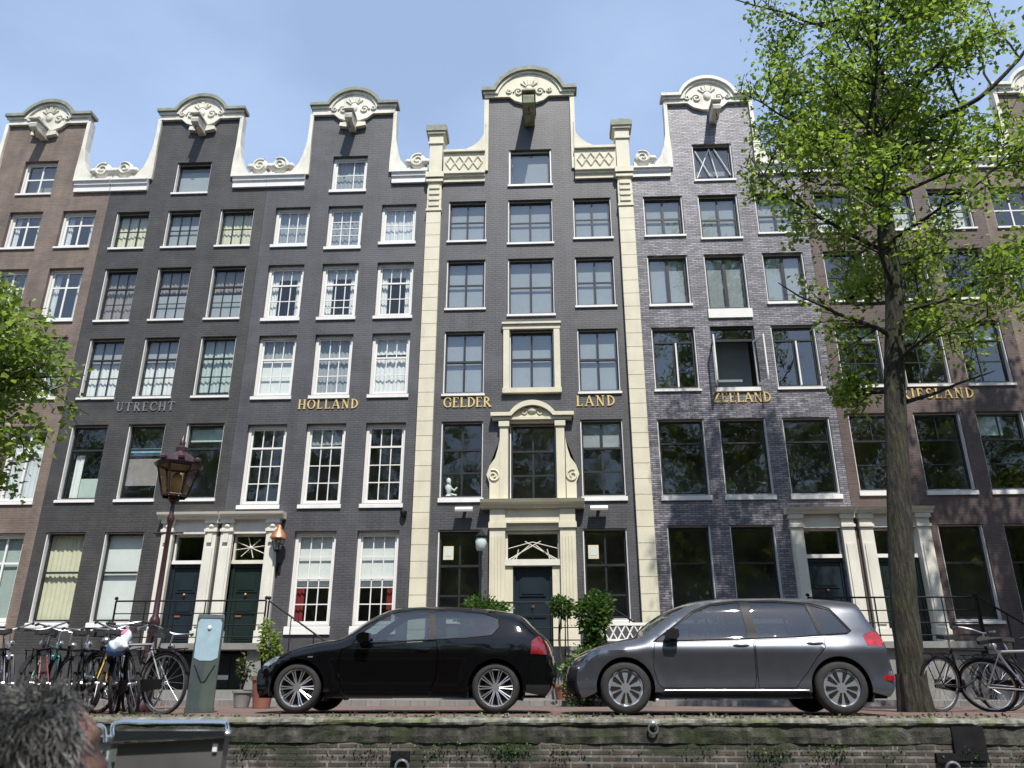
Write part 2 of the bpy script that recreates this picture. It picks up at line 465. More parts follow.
def house_shell(root, x0, x1, ops, wallm, nx0, nx1, ntop, att, y=YF, ztop=14.9, depth=11, archpts=None, name='wall'):
    mb = MB()
    wall_mesh(mb, x0 + .003, x1 - .003, -.02, ntop, ops + [att], y, cut=[(x0, nx0, ztop, ntop), (nx1, x1, ztop, ntop)])
    # sides, back, neck sides
    for X in (x0 + .003, x1 - .003): mb.quad((X, y, -.02), (X, y + depth, -.02), (X, y + depth, ztop), (X, y, ztop))
    mb.quad((x0, y + depth, 0), (x1, y + depth, 0), (x1, y + depth, ztop), (x0, y + depth, ztop))
    for X in (nx0, nx1): mb.quad((X, y, ztop), (X, y + .18, ztop), (X, y + .18, ntop), (X, y, ntop))
    mb.quad((nx0, y + .18, 16.0), (nx1, y + .18, 16.0), (nx1, y + .18, ntop), (nx0, y + .18, ntop))
    mb.quad((nx0, y, ntop), (nx1, y, ntop), (nx1, y + .18, ntop), (nx0, y + .18, ntop))
    w = mb.build(name, wallm, root, recalc=False)
    r = MB(); c = (nx0 + nx1) / 2; yb = y + .46
    r.prism([(x0 + .01, ztop), (x1 - .01, ztop), (c + .2, 16.5), (c - .2, 16.5)], yb, y + depth - .01)
    r = r.build('roof', M['rooftile'], root)
    t = MB()
    yi = y + 2.2
    t.quad((x0 + .02, yi, 0), (x1 - .02, yi, 0), (x1 - .02, yi, ztop - .02), (x0 + .02, yi, ztop - .02))
    t.quad((nx0 + .02, y + .44, ztop), (nx1 - .02, y + .44, ztop), (nx1 - .02, y + .44, 16.0), (nx0 + .02, y + .44, 16.0))
    for z in (1.28, 4.35, 7.35, 9.9, 12.2): t.box(x0 + .02, x1 - .02, y + .34, yi, z, z + .2)
    t.box(nx0 + .02, nx1 - .02, y + .34, yi, 14.2, 14.3)
    n = 3
    for i in range(1, n):
        X = x0 + (x1 - x0) * i / n
        t.box(X - .05, X + .05, y + .45, yi, 4.55, ztop - .02)
    t.build('interior', M['int'], root, recalc=False)
    return w, r

def ped_outline(c, hw, zc, aw, zt, n=14):
    """cornice top line: flat ends at zc, raised segmental arch of half width aw up to zt"""
    h = zt - zc; rad = (aw * aw + h * h) / (2 * h); cz = zt - rad
    a = math.degrees(math.asin(min(1, aw / rad)))
    pts = [(c - hw, zc)]
    pts += [(c + rad * math.sin(R(-a + 2 * a * i / n)), cz + rad * math.cos(R(-a + 2 * a * i / n))) for i in range(n + 1)]
    pts += [(c + hw, zc)]
    return pts

def pediment(root, c, hw, zb, zc, aw, zt, y, body='stonewhite', top='lead', orn=True, th=.10):
    out = ped_outline(c, hw, zc, aw, zt)
    inn = ped_outline(c, hw, zc - th, aw - .06, zt - th * 1.15)
    mb = MB()
    poly = [(c - hw + .1, zb), (c - .62, zb), (c - .45, zb - .16), (c - .18, zb - .26), (c + .18, zb - .26), (c + .45, zb - .16), (c + .62, zb), (c + hw - .1, zb)]
    ii = ped_outline(c, hw - .1, zc - th, aw - .06, zt - th * 1.15)
    mb.prism(poly + ii[::-1], y - .10, y + .18)
    # lower moulding bands under the cap
    m2 = ped_outline(c, hw - .05, zc - th - .002, aw - .07, zt - th * 1.15 - .002)
    m3 = ped_outline(c, hw - .05, zc - th - .09, aw - .14, zt - th * 1.15 - .09)
    mb.band(m2, m3, y - .15, y - .095)
    p = mb.build('pediment', M[body], root)
    cb = MB(); cb.band(out, inn, y - .22, y + .22)
    cb.build('cornice_cap', M[top], p)
    if orn:
        o = MB(); zc2 = zb + .22
        o.ball((c, y - .1, zc2 + .02), (.13, .07, .17), 10, 6)
        for sx in (-1, 1):
            o.tube(spiral(c + sx * .34, zc2 - .06, .15, .03, 0, 1.4, y - .12, 22, sx), .032, 5)
            o.tube(spiral(c + sx * .62, zc2 - .02, .10, .02, 2, 1.3, y - .12, 18, -sx), .026, 5)
            for k in range(3):
                an = R(35 + 25 * k)
                o.tube([(c + sx * .12 * math.cos(an), y - .11, zc2 + .1 + .1 * math.sin(an)), (c + sx * .32 * math.cos(an), y - .12, zc2 + .1 + .32 * math.sin(an))], [.035, .02], 5)
        o.build('carved_shell', M[body], p, smooth=50)
    return p

def neck_trim(root, c, hw, z0, ztop, y, x0, x1, trimm='stonewhite', seed=0):
    """white strips up the sides of the neck that flare into claw pieces with scrolls on the shoulders"""
    for sx, xe in ((-1, x0), (1, x1)):
        g = MB(); o = MB()
        out = [(c + sx * (hw + .08), ztop), (c + sx * (hw + .08), z0 + 1.75), (c + sx * (hw + .10), z0 + 1.2), (c + sx * (hw + .18), z0 + .75), (c + sx * (hw + .28), z0 + .42), (c + sx * (hw + .44), z0 + .2), (c + sx * (hw + .55), z0 + .0)]
        inn = [(c + sx * (hw - .03), ztop), (c + sx * (hw - .03), z0 + 1.75), (c + sx * (hw - .03), z0 + 1.2), (c + sx * (hw - .05), z0 + .72), (c + sx * (hw - .06), z0 + .36), (c + sx * (hw - .06), z0 + .14), (c + sx * (hw - .06), z0)]
        g.band(out, inn, y - .09, y + .19)
        # low wavy crest with scrolls over the shoulder cornice
        xs = c + sx * (hw + .50); L = abs(xe - xs)
        if L > .3:
            top = []; n = 26
            for i in range(n + 1):
                t = i / n
                top.append((xs + (xe - xs) * t, z0 + .28 + .09 * math.sin(t * 9 + seed) + .05 * math.sin(t * 17 + 1)))
            bot = [(p[0], z0) for p in top]
            g.band(top, bot, y - .05, y + .2)
            for t, r_ in ((.5, .32),) if L > .6 else ((.55, .30),):
                xx = xs + (xe - xs) * t
                k = r_ * .82
                o.lathe([(0, y - .12), (k * .75, y - .12), (k, y - .06), (k, y + .18), (0, y + .18)], (xx, 0, z0 + .16 + k * .8), 'y', 16)
                o.tube(spiral(xx, z0 + .16 + k * .8, k * .9, k * .15, 1, 1.7, y - .13, 24, sx), .035, 5)
            for t in ((.05, .22, .78, .95) if L > .6 else (.05,)):
                xx = xs + (xe - xs) * t
                o.ball((xx, y - .06, z0 + .34), (.13, .10, .10), 8, 6)
        p = g.build('gable_claw', M[trimm], root)
        if o.v: o.build('scroll_carving', M[trimm], p, smooth=50)

def shoulder_cornice(root, segs, z0, z1, y, m='white'):
    for a, b in segs:
        mb = MB()
        h = z1 - z0
        mb.prism([(y - .001, z0), (y - .08, z0), (y - .08, z0 + h * .45), (y - .13, z0 + h * .55), (y - .13, z0 + h * .75), (y - .19, z0 + h * .85), (y - .19, z1), (y + .45, z1), (y + .45, z0 + h * .5), (y - .001, z0 + h * .5)], a, b, 'x')
        mb.build('cornice', M[m], root)

def hoist(root, x, z, y, m='beam', L=.62, w=.22, h=.28, wings=True, hook='iron'):
    mb = MB()
    mb.prism([(y, z), (y, z + h + .05), (y - L, z + h - .03), (y - L - .06, z + h - .12), (y - L - .03, z + .05), (y - L + .1, z)], x - w / 2, x + w / 2, 'x')
    mb.box(x - w / 2 - .04, x + w / 2 + .04, y - L - .10, y, z + h + .052, z + h + .10)
    if wings:
        mb.prism([(x - .42, z + .16), (x - w / 2 - .002, z + .10), (x - w / 2 - .002, z + .30), (x - .40, z + .28)], y - .14, y)
        mb.prism([(x + .42, z + .16), (x + .40, z + .28), (x + w / 2 + .002, z + .30), (x + w / 2 + .002, z + .10)], y - .14, y)
    b = mb.build('hoist_beam', M[m], root)
    k = MB(); k.tube([(x, y - L + .12, z + .02), (x, y - L + .12, z - .14)] + [(x + .05 * math.sin(t), y - L + .12, z - .19 + .05 * math.cos(t)) for t in [0, .7, 1.4, 2.1, 2.8, 3.5, 4.2]], .014, 5)
    k.build('hook', M[hook], b)

# Roman capitals from strokes: thick stems, thin hairlines, small serifs
def glyph(mb, ch, x, z, h, y, d=.02):
    T, t = .15 * h, .065 * h
    def seg(x0, z0, x1, z1, w):
        dx, dz = x1 - x0, z1 - z0; L = math.hypot(dx, dz) or 1
        nx, nz = -dz / L * w / 2, dx / L * w / 2
        mb.prism([(x + (x0 * h) + nx, z + z0 * h + nz), (x + x0 * h - nx, z + z0 * h - nz), (x + x1 * h - nx, z + z1 * h - nz), (x + x1 * h + nx, z + z1 * h + nz)], y - d - len(mb.v) * 1e-6, y)
    def ser(cx, cz): seg(cx - .13, cz, cx + .13, cz, t)
    def stem(cx, a=0, b=1): seg(cx, a, cx, b, T); ser(cx, a + .03); ser(cx, b - .03)
    def bow(cx, cz, rx, rz, a0, a1, wt=T, n=10):
        p = [(cx + rx * math.cos(R(a0 + (a1 - a0) * i / n)), cz + rz * math.sin(R(a0 + (a1 - a0) * i / n))) for i in range(n + 1)]
        for i in range(n):
            mid = R(a0 + (a1 - a0) * (i + .5) / n)
            seg(*p[i], *p[i + 1], t + (wt - t) * abs(math.cos(mid)))
    if ch == 'I': stem(.15); return .32
    if ch == 'H': stem(.15); stem(.65); seg(.15, .5, .65, .5, t); return .82
    if ch == 'L': stem(.15); seg(.15, .04, .55, .04, t); seg(.55, .02, .57, .2, t); return .64
    if ch == 'E': stem(.15); seg(.15, .04, .55, .04, t); seg(.15, .96, .53, .96, t); seg(.15, .52, .42, .52, t); seg(.55, .02, .57, .2, t); seg(.53, .98, .54, .8, t); return .66
    if ch == 'F': stem(.15); seg(.15, .96, .53, .96, t); seg(.15, .52, .42, .52, t); seg(.53, .98, .54, .8, t); return .62
    if ch == 'T': stem(.36); seg(.02, .96, .70, .96, t); seg(.03, .98, .02, .8, t); seg(.69, .98, .70, .8, t); return .76
    if ch == 'U': seg(.15, .32, .15, 1, T); ser(.15, .97); bow(.37, .32, .22, .29, 180, 360, T); seg(.59, .32, .59, 1, t); ser(.59, .97); return .78
    if ch == 'O': bow(.40, .5, .34, .46, 0, 360, T, 20); return .82
    if ch == 'C': bow(.42, .5, .34, .46, 45, 315, T, 16); seg(.66, .83, .67, .62, t); return .76
    if ch == 'G': bow(.42, .5, .34, .46, 45, 325, T, 16); seg(.66, .06, .66, .44, T * .9); ser(.64, .44); seg(.66, .83, .67, .64, t); return .82
    if ch == 'D': stem(.15); bow(.17, .5, .48, .46, -90, 90, T, 12); return .76
    if ch == 'R': stem(.15); bow(.17, .72, .34, .24, -90, 90, T, 8); seg(.3, .48, .66, .02, T); ser(.66, .03); return .76
    if ch == 'N': seg(.15, 0, .15, 1, t); ser(.15, .03); ser(.12, .97); seg(.15, 1, .66, 0, T); seg(.66, 0, .66, 1, t); ser(.66, .97); return .82
    if ch == 'A': seg(.06, 0, .37, 1, t); seg(.37, 1, .70, 0, T); seg(.17, .34, .57, .34, t); ser(.07, .03); ser(.70, .03); return .80
    if ch == 'Z': seg(.06, .96, .60, .96, t); seg(.60, .96, .06, .04, T); seg(.06, .04, .62, .04, t); seg(.07, .98, .06, .8, t); seg(.61, .02, .63, .2, t); return .70
    if ch == 'S': bow(.32, .73, .2, .23, 30, 270, T, 10); bow(.32, .27, .22, .23, 90, -150, T, 10); return .62
    return .4

def lettering(root, text, x0, x1, z0, h, y, m='gold'):
    mb = MB(); cur = 0; pos = []
    for c in text:
        k = MB(); pos.append(cur); cur += glyph(k, c, 0, 0, h, 0) * h
    gap = (x1 - x0 - cur) / (len(text) - 1)
    for i, c in enumerate(text): glyph(mb, c, x0 + pos[i] + gap * i, z0, h, y - .004)
    mb.build('lettering', M[m], root)

def door_case(root, xl, xr, pw, zb, zt, y, tz0, tz1, dz1, mat_='doorcream', doorm='green', corn=(4.40, 4.56), fan='star', corn_x=None, handle=True, ornaments=True):
    """pilastered surround with cornice, transom light and panelled door"""
    mb = MB()
    for a, b in ((xl, xl + pw), (xr - pw, xr)):
        mb.box(a, b, y - .12, y + .2, zb, zt - .02)
        mb.box(a - .03, b + .03, y - .16, y + .1, zb, zb + .35)
        mb.box(a + .05, b - .05, y - .15, y - .121, zb + .45, zt - .75)
        mb.box(a - .02, b + .02, y - .17, y + .05, zt - .34, zt - .27)
        mb.box(a - .03, b + .03, y - .19, y + .05, zt - .12, zt - .018)
        if ornaments:
            for k in range(3): mb.box(a + .08 + k * (pw - .2) / 2.2, a + .12 + k * (pw - .2) / 2.2, y - .175, y - .149, zt - .62, zt - .40)
            mb.ball(((a + b) / 2, y - .14, zt - .2), (.07, .05, .05), 8, 5)
    mb.box(xl + pw, xr - pw, y - .06, y + .2, tz1, zt - .02)
    c0, c1 = corn_x or (xl - .08, xr + .08)
    mb.prism([(y, corn[0]), (y - .20, corn[0]), (y - .22, corn[0] + .06), (y - .32, corn[0] + .10), (y - .34, corn[1]), (y, corn[1] + .02)], c0, c1, 'x')
    s = mb.build('door_surround', M[mat_], root)
    a, b = xl + pw, xr - pw
    # transom light
    t = MB()
    f = .05
    yt = y + .10
    t.box(a, b, yt - .06, yt + .06, tz0 - .07, tz0 + .02); t.box(a, b, yt - .02, yt + .06, tz1 - f, tz1 - .002)
    t.box(a, a + f, yt - .02, yt + .06, tz0 + .02, tz1 - f); t.box(b - f, b, yt - .02, yt + .06, tz0 + .02, tz1 - f)
    cx, cz = (a + b) / 2, (tz0 + tz1) / 2
    if fan == 'star':
        for k in range(8):
            an = PI * k / 4 + .2
            t.tube([(cx, yt, cz), (cx + .42 * math.cos(an), yt, cz + .26 * math.sin(an))], .012, 5)
        t.ball((cx, yt, cz), .045, 8, 5)
    elif fan == 'cross':
        for sx in (-1, 1):
            for off in (0, .12):
                t.tube([(cx - sx * (.5 - off), yt, tz0 + .03 + off * .4), (cx + sx * (.18), yt, cz + .10), ], .013, 5)
                t.tube([(cx - sx * .5, yt, cz + .06 + off), (cx + sx * .12, yt, cz - .02 + off)], .012, 5)
    tr = t.build('transom_light', M['doorcream' if fan != 'plain' else 'white'], root)
    g = MB(); g.quad((a + f, yt + .03, tz0), (b - f, yt + .03, tz0), (b - f, yt + .03, tz1 - f), (a + f, yt + .03, tz1 - f)); g.build('pane', M['glass'], tr)
    d = MB(); yd = y + .16
    d.box(a, a + .09, yd - .04, yd + .1, zb, dz1); d.box(b - .09, b, yd - .04, yd + .1, zb, dz1); d.box(a + .09, b - .09, yd - .04, yd + .1, dz1 - .08, dz1)
    d.box(a + .09, b - .09, yd, yd + .06, zb, dz1 - .08)
    H = dz1 - .08 - zb; x0, x1 = a + .17, b - .17
    for q0, q1 in ((.06, .34), (.40, .62), (.68, .94)):
        d.box(x0, x1, yd - .02, yd - .001, zb + H * q0, zb + H * q1)
        d.box(x0 + .06, x1 - .06, yd - .035, yd - .019, zb + H * q0 + .06, zb + H * q1 - .06)
    dr = d.build('door', M[doorm], root)
    h = MB(); h.ball((cx, yd - .06, zb + H * .65 - .0), .035, 8, 6); h.box(x0 + .05, x0 + .22, yd - .045, yd - .036, zb + H * .365, zb + H * .385)
    h.build('handle', M['copper'], dr)
    return s

def railing(mb, pts, h0=.0, h=.95, step=.62, r=.014, mid=True):
    """pts: polyline of (x,y,z) at floor level"""
    P = [Vector(p) for p in pts]
    top = [p + Vector((0, 0, h)) for p in P]
    mb.tube(top, .022, 6)
    if mid: [mb.tube([p + Vector((0, 0, h * q)) for p in P], .013, 5) for q in (.14, .42, .70)]
    for a, b in zip(P, P[1:]):
        n = max(1, int((b - a).length / step))
        for i in range(n + 1):
            q = a.lerp(b, i / n)
            mb.tube([q, q + Vector((0, 0, h))], r if 0 < i < n else .024, 5)
    for p in (top[0], top[-1]): mb.ball(p + Vector((0, 0, .06)), .045, 8, 6)
Y0 = YF
Q3 = (1/3, 2/3)
def op(xc, w, z0, z1): return (xc - w / 2, xc + w / 2, z0, z1)
SHZ0, SHZ1 = 14.63, 15.02

# --- brown house on the left -------------------------------------------------
x0, x1, c = -18.3, -13.36, -15.85
h = thing('canal_house', 'brown brick gabled canal house with white casement windows, at the far left behind leafy branch', 'house', ((x0 + x1) / 2, Y0, 0), group='row of gabled canal houses')
cols = (-17.5, -15.87, -14.19)
spec = [(12.75, 14.0, 1.05), (10.3, 12.0, 1.05), (7.9, 9.74, 1.05), (4.95, 7.05, 1.08), (1.87, 4.12, 1.08)]
ops = [op(x, w, a, b) for a, b, w in spec for x in cols]
att = op(c + .05, 1.08, 14.68, 15.88)
ops = [o for o in ops]
house_shell(h, x0, x1, ops + [], M['wall_brown'], c - 1.32, c + 1.32, 17.25, att)
for a, b, w in spec:
    for i, x in enumerate(cols):
        cu = [('curtain', 'curt_white', 0, 1, 0, .25), ('curtain', 'curt_white', 0, 1, .75, 1)]
        if a < 3: cu = [('blind', 'curt_mint', 0, 1)]
        elif a < 6: cu = [('curtain', 'curt_white', 0, .8)]
        elif a < 9: cu = [('blind', 'curt_grey', 0, .7)]
        window(h, x, w, a, b, Y0, 'white', 'white', .06, rows=(.68,), mull=(.5,), curt=cu, glassm='glass_hi', sw=.06, bars=.05)
window(h, c + .05, 1.08, 14.68, 15.88, Y0, 'white', 'white', .05, rows=(.5,), mull=(.5,), sw=.05, bars=.045, glassm='glass_hi')
shoulder_cornice(h, [(x0 + .02, c - 1.35), (c + 1.35, x1 + .0)], SHZ0, SHZ1, Y0)
neck_trim(h, c, 1.32, 15.03, 17.3, Y0, x0 + .1, x1 - .01, seed=1)
pediment(h, c, 1.42, 17.25, 17.62, .85, 18.15, Y0)
hoist(h, c - .05, 16.65, Y0, 'beam')

# --- UTRECHT ------------------------------------------------------------------
x0, x1, c = -13.36, -8.45, -10.85
U = h = thing('canal_house', 'black painted gabled canal house with thin dark sashes and dull grey UTRECHT lettering', 'house', ((x0 + x1) / 2, Y0, 0), group='row of gabled canal houses')
cols = (-12.5, -10.9, -9.27)
rows_ = [(12.66, 13.9, 1.03), (10.26, 11.93, 1.0), (7.88, 9.66, 1.02), (4.99, 7.06, 1.03)]
ops = [op(x, w, a, b) for a, b, w in rows_ for x in cols] + [op(-12.56, 1.06, 1.87, 4.13), op(-11.0, 1.05, 1.87, 4.12)]
dl, dr, dzb, dzt = -9.95, -8.52, 1.30, 4.42
ops += [(dl + .3, dr - .3, dzb, 4.05)]
att = op(c, 1.09, 14.56, 15.66)
house_shell(h, x0, x1, ops, M['wall_blackB'], c - 1.30, c + 1.30, 17.25, att)
K = dict(fr='white', sash='sash_dark', fw=.025, recess=.04, soff=.12, deeptop=True)
for i, x in enumerate(cols):
    window(h, x, 1.03, 12.66, 13.9, Y0, rows=(.5,), mull=Q3, curt=[('curtain', 'curt_cream', 0, 1)] if i != 1 else [('blind', 'curt_grey', 0, 1)], **K)
    window(h, x, 1.0, 10.26, 11.93, Y0, transom=.64, mull=Q3, rows=(.5,), sub=(Q3, ()), bars=.018, curt=[('curtain', 'curt_rose', 0, 1)] if i == 0 else [('curtain', 'curt_rose', .55, 1), ('blind', 'curt_grey', 0, .5)], **K)
    window(h, x, 1.02, 7.88, 9.66, Y0, transom=.66, mull=Q3, rows=(.5,), sub=(Q3, ()), curt=[('curtain', 'curt_white', 0, .62), ('blind', 'curt_grey', .62, 1)] if i < 2 else [('curtain', 'curt_mint', .1, 1)], **K)
    cu = [[('curtain', 'curt_white', 0, .62, .18, .38), ('blind', 'curt_mint', 0, .3, .4, 1)], [('blind', 'curt_rose', .2, .56), ('blind', 'poster', .60, .70)], [('blind', 'curt_mint', .78, .95)]][i]
    window(h, x, 1.03, 4.99, 7.06, Y0, transom=.68, mull=(), curt=cu, **K)
window(h, -12.56, 1.06, 1.87, 4.13, Y0, transom=.55, curt=[('curtain', 'curt_cream', 0, 1)], sillh=.13, **K)
window(h, -11.0, 1.05, 1.87, 4.12, Y0, transom=.55, curt=[('blind', 'curt_white', 0, 1)], sillh=.13, **K)
window(h, c, 1.09, 14.56, 15.66, Y0, curt=[('blind', 'curt_grey', 0, .8)], **K)
door_case(h, dl, dr, .29, dzb, dzt, Y0, 3.36, 4.04, 3.28, doorm='blueblack', fan='plain', corn_x=(dl - .12, dr + .04))
lettering(h, 'UTRECHT', -11.85, -10.21, 7.44, .26, Y0, 'greyletter')
shoulder_cornice(h, [(x0 + .02, c - 1.34), (c + 1.34, x1 - .004)], SHZ0, SHZ1, Y0)
neck_trim(h, c, 1.30, 15.03, 17.3, Y0, x0 + .02, x1 - .01, seed=2)
pediment(h, c, 1.42, 17.25, 17.62, .85, 18.17, Y0)
hoist(h, c + .1, 16.65, Y0, 'beam')
pl = MB(); pl.box(x0 + .004, dl - .02, Y0 - .05, Y0 + .01, .0, 1.1); pl.build('plinth', M['plinth'], h)

# --- HOLLAND ------------------------------------------------------------------
x0, x1, c = -8.45, -3.49, -5.94
H = h = thing('canal_house', 'black painted gabled canal house with white small-paned sash windows and gold HOLLAND lettering', 'house', ((x0 + x1) / 2, Y0, 0), group='row of gabled canal houses')
cols = (-7.56, -5.95, -4.33)
rows_ = [(12.63, 13.91, 1.05), (10.21, 11.93, 1.07), (7.83, 9.65, 1.08), (4.80, 7.0, 1.08)]
ops = []
for a, b, w in rows_:
    for i, x in enumerate(cols): ops.append(op(x, w, a - (.12 if (i == 1 and a > 12) else 0), b))
ops += [op(-5.98, 1.08, 1.76, 4.10), op(-4.36, 1.08, 1.76, 4.10)]
dl, dr = -8.40, -6.92
ops += [(dl + .3, dr - .3, 1.30, 4.05)]
att = op(c, 1.08, 14.50, 15.72)
house_shell(h, x0, x1, ops, M['wall_black'], c - 1.30, c + 1.30, 17.25, att)
K = dict(fr='white', sash='white', fw=.075, sw=.05, bars=.026, sillh=.12)
for i, x in enumerate(cols):
    dz = .12 if i == 1 else 0
    window(h, x, 1.05, 12.63 - dz, 13.91, Y0, mull=Q3, rows=(.5,) if i != 1 else (.3, .5, .7), curt=[('curtain', 'curt_white', 0, 1)] if i == 2 else [('curtain', 'curt_grey', 0, 1)], glassm='glass_hi', **K)
    window(h, x, 1.07, 10.21, 11.93, Y0, transom=.66, mull=Q3, rows=(.5,) if i != 1 else (.25, .5), sub=(Q3, ()), curt=[('curtain', 'curt_white', .78, 1), ('curtain', 'curt_white', 0, .78, 0, .28), ('curtain', 'curt_white', 0, .78, .74, 1)], **K)
    cu = [[('blind', 'curt_white', 0, .62), ('curtain', 'curt_grey', .62, 1)], [('curtain', 'curt_grey', 0, 1)], [('curtain', 'curt_white', 0, .66), ('curtain', 'curt_white', .7, 1)]][i]
    window(h, x, 1.08, 7.83, 9.65, Y0, transom=.64, mull=Q3, rows=(.5,), sub=(Q3, ()), curt=cu, **K)
    window(h, x, 1.08, 4.80, 7.0, Y0, transom=.74, mull=Q3, rows=Q3, sub=(Q3, ()), curt=[('curtain', 'curt_grey', .76, 1)] if i == 1 else None, **K)
for x in (-5.98, -4.36):
    cu = [('blind', 'curt_white', .42, 1)]
    cu += [('curtain', 'red', 0, .45, 0, .3)] if x < -5 else [('curtain', 'red', 0, .45, .72, 1)]
    window(h, x, 1.08, 1.76, 4.10, Y0, transom=.50, mull=Q3, rows=(.4, .8), sub=(Q3, (.5,)), curt=cu, **{**K, 'sillh': .2})
window(h, c, 1.08, 14.50, 15.72, Y0, mull=(.62,), rows=(.5,), curt=[('curtain', 'curt_grey', 0, 1)], **K)
door_case(h, dl, dr, .30, 1.30, 4.42, Y0, 3.36, 4.04, 3.28, doorm='green', fan='star', corn_x=(dl - .04, dr + .14))
lettering(h, 'HOLLAND', -6.78, -5.12, 7.42, .27, Y0)
shoulder_cornice(h, [(x0 + .004, c - 1.34), (c + 1.34, x1 - .02)], SHZ0, SHZ1, Y0)
neck_trim(h, c, 1.30, 15.03, 17.3, Y0, x0 + .01, x1 - .03, seed=3)
pediment(h, c, 1.40, 17.25, 17.66, .85, 18.22, Y0)
hoist(h, c + .0, 16.62, Y0, 'beam')
pl = MB(); pl.box(dr + .05, x1, Y0 - .06, Y0 + .01, .0, 1.42); pl.build('plinth', M['plinth'], h)

# shared stoop of the UTRECHT and HOLLAND doors
st = MB()
st.box(-10.3, -6.6, Y0 - 1.25, Y0 - .002, 1.16, 1.30)
st.box(-10.2, -6.7, Y0 - 1.0, Y0 - .003, .0, .30)
st.box(-10.25, -9.6, Y0 - 1.1, Y0 - .003, .30, 1.158); st.box(-7.0, -6.65, Y0 - 1.1, Y0 - .003, .30, 1.158)
for k in range(6):
    st.box(-6.6 + k * .28, -6.6 + (k + 1) * .28, Y0 - 1.2, Y0 - .07, .0, 1.30 - (k + 1) * .19)
stp = st.build('stoop', M['stone'], H)
cd = MB(); cd.box(-9.58, -7.02, Y0 - .5, Y0 - .4, .30, 1.10)
for k in range(9): cd.box(-9.5 + k * .28, -9.28 + k * .28, Y0 - .52, Y0 - .501, .34, 1.06)
cd.build('cellar_door', M['green'], stp)
cl = MB(); cl.box(-8.2, -7.6, Y0 - .53, Y0 - .521, .52, .62); cl.build('letter_plate', M['white'], stp)
ra = MB(); railing(ra, [(-10.25, Y0 - 1.2, 1.30), (-6.65, Y0 - 1.2, 1.30)]); railing(ra, [(-6.6, Y0 - 1.15, 1.3), (-4.9, Y0 - 1.15, .2)], mid=False, step=.6)
ra.build('railing', M['iron'], stp)

# --- GELDERLAND -----------------------------------------------------------------
x0, x1, c = -3.49, 2.64, -.40
G = h = thing('canal_house', 'widest black canal house with tall cream pilasters and gold GELDER LAND lettering', 'house', ((x0 + x1) / 2, Y0, 0), group='row of gabled canal houses')
cols = (-2.27, -.40, 1.43); ws = (1.12, 1.32, 1.12)
ops = []
for a, b, ac in ((12.61, 13.95, 12.49), (10.40, 11.94, 10.17), (7.81, 9.66, 7.90), (4.93, 7.0, 4.80)):
    for x, w, i in zip(cols, ws, range(3)):
        if i == 1 and a < 6: ops.append((-1.02, .20, 4.82, 6.90)); continue
        if i == 1 and a < 9: w = 1.22
        ops.append(op(x, w, ac if i == 1 else a, b))
ops += [op(-2.27, 1.11, 1.89, 4.10), op(1.40, 1.11, 1.89, 4.10), (-1.11, .27, 1.20, 4.06)]
att = (-1.04, .26, 14.50, 15.76)
house_shell(h, x0, x1, ops, M['wall_black'], c - 1.34, c + 1.34, 17.75, att)
K = dict(fr='white', sash='sash_dark', fw=.028, sw=.045, bars=.05, glassm='glass_hi', tb=.06, recess=.04, soff=.10, deeptop=True)
gb = [('blind', 'curt_grey', 0, 1)]
for i, (x, w) in enumerate(zip(cols, ws)):
    window(h, x, w, 12.49 if i == 1 else 12.61, 13.95, Y0, mull=(.5,), rows=(.5,), curt=gb, **{**K, 'bars': .045})
    window(h, x, w, 10.17 if i == 1 else 10.40, 11.94, Y0, mull=(.5,), rows=(.5,), curt=gb, **K)
    window(h, x, w if i != 1 else 1.22, 7.90 if i == 1 else 7.81, 9.66, Y0, transom=.52, mull=(.5,), sub=((.5,), ()), curt=gb, **K)
    if i != 1:
        window(h, x, w, 4.93, 7.0, Y0, transom=.64, mull=(.5,), rows=(.5,), sub=((.5,), ()), curt=[('blind', 'curt_grey', .66, 1)] if i == 2 else None, **{**K, 'sillh': .13, 'glassm': 'glass'})
        window(h, x if i == 0 else 1.40, 1.11, 1.89, 4.10, Y0, transom=.60, mull=(.5,), rows=(.42,), sub=((.5,), ()), **{**K, 'glassm': 'glass'})
window(h, c + .01, 1.22, 4.82, 6.90, Y0, transom=.66, mull=(.5,), rows=(.5,), sub=((.5,), ()), sill=False, **{**K, 'glassm': 'glass'})
window(h, c + .01, 1.30, 14.50, 15.76, Y0, curt=gb, **{**K, 'fw': .05})
# notices in the ground floor windows
for xx in (-2.56, 1.10):
    nb = MB(); nb.box(xx - .13, xx + .13, Y0 + .10, Y0 + .115, 3.36, 3.70); nb.mi = 1
    nb.box(xx - .08, xx + .08, Y0 + .095, Y0 + .0995, 3.45, 3.62)
    nb.build('notice', [M['cream'], M['curt_mint']], h)
# cream frame of the middle window
fm = MB(); a, b, zz0, zz1 = -1.04 - .14, .24 + .14, 7.78, 9.80
fm.box(-1.18, -1.015, Y0 - .08, Y0 + .06, 7.90, 9.66); fm.box(.215, .38, Y0 - .08, Y0 + .06, 7.90, 9.66)
fm.box(-1.20, .40, Y0 - .09, Y0 + .06, 9.662, 9.80); fm.box(-1.22, .42, Y0 - .14, Y0 + .06, 9.802, 9.86); fm.box(-1.20, .40, Y0 - .12, Y0 + .06, 7.76, 7.898)
fm.build('window_surround', M['cream'], h)
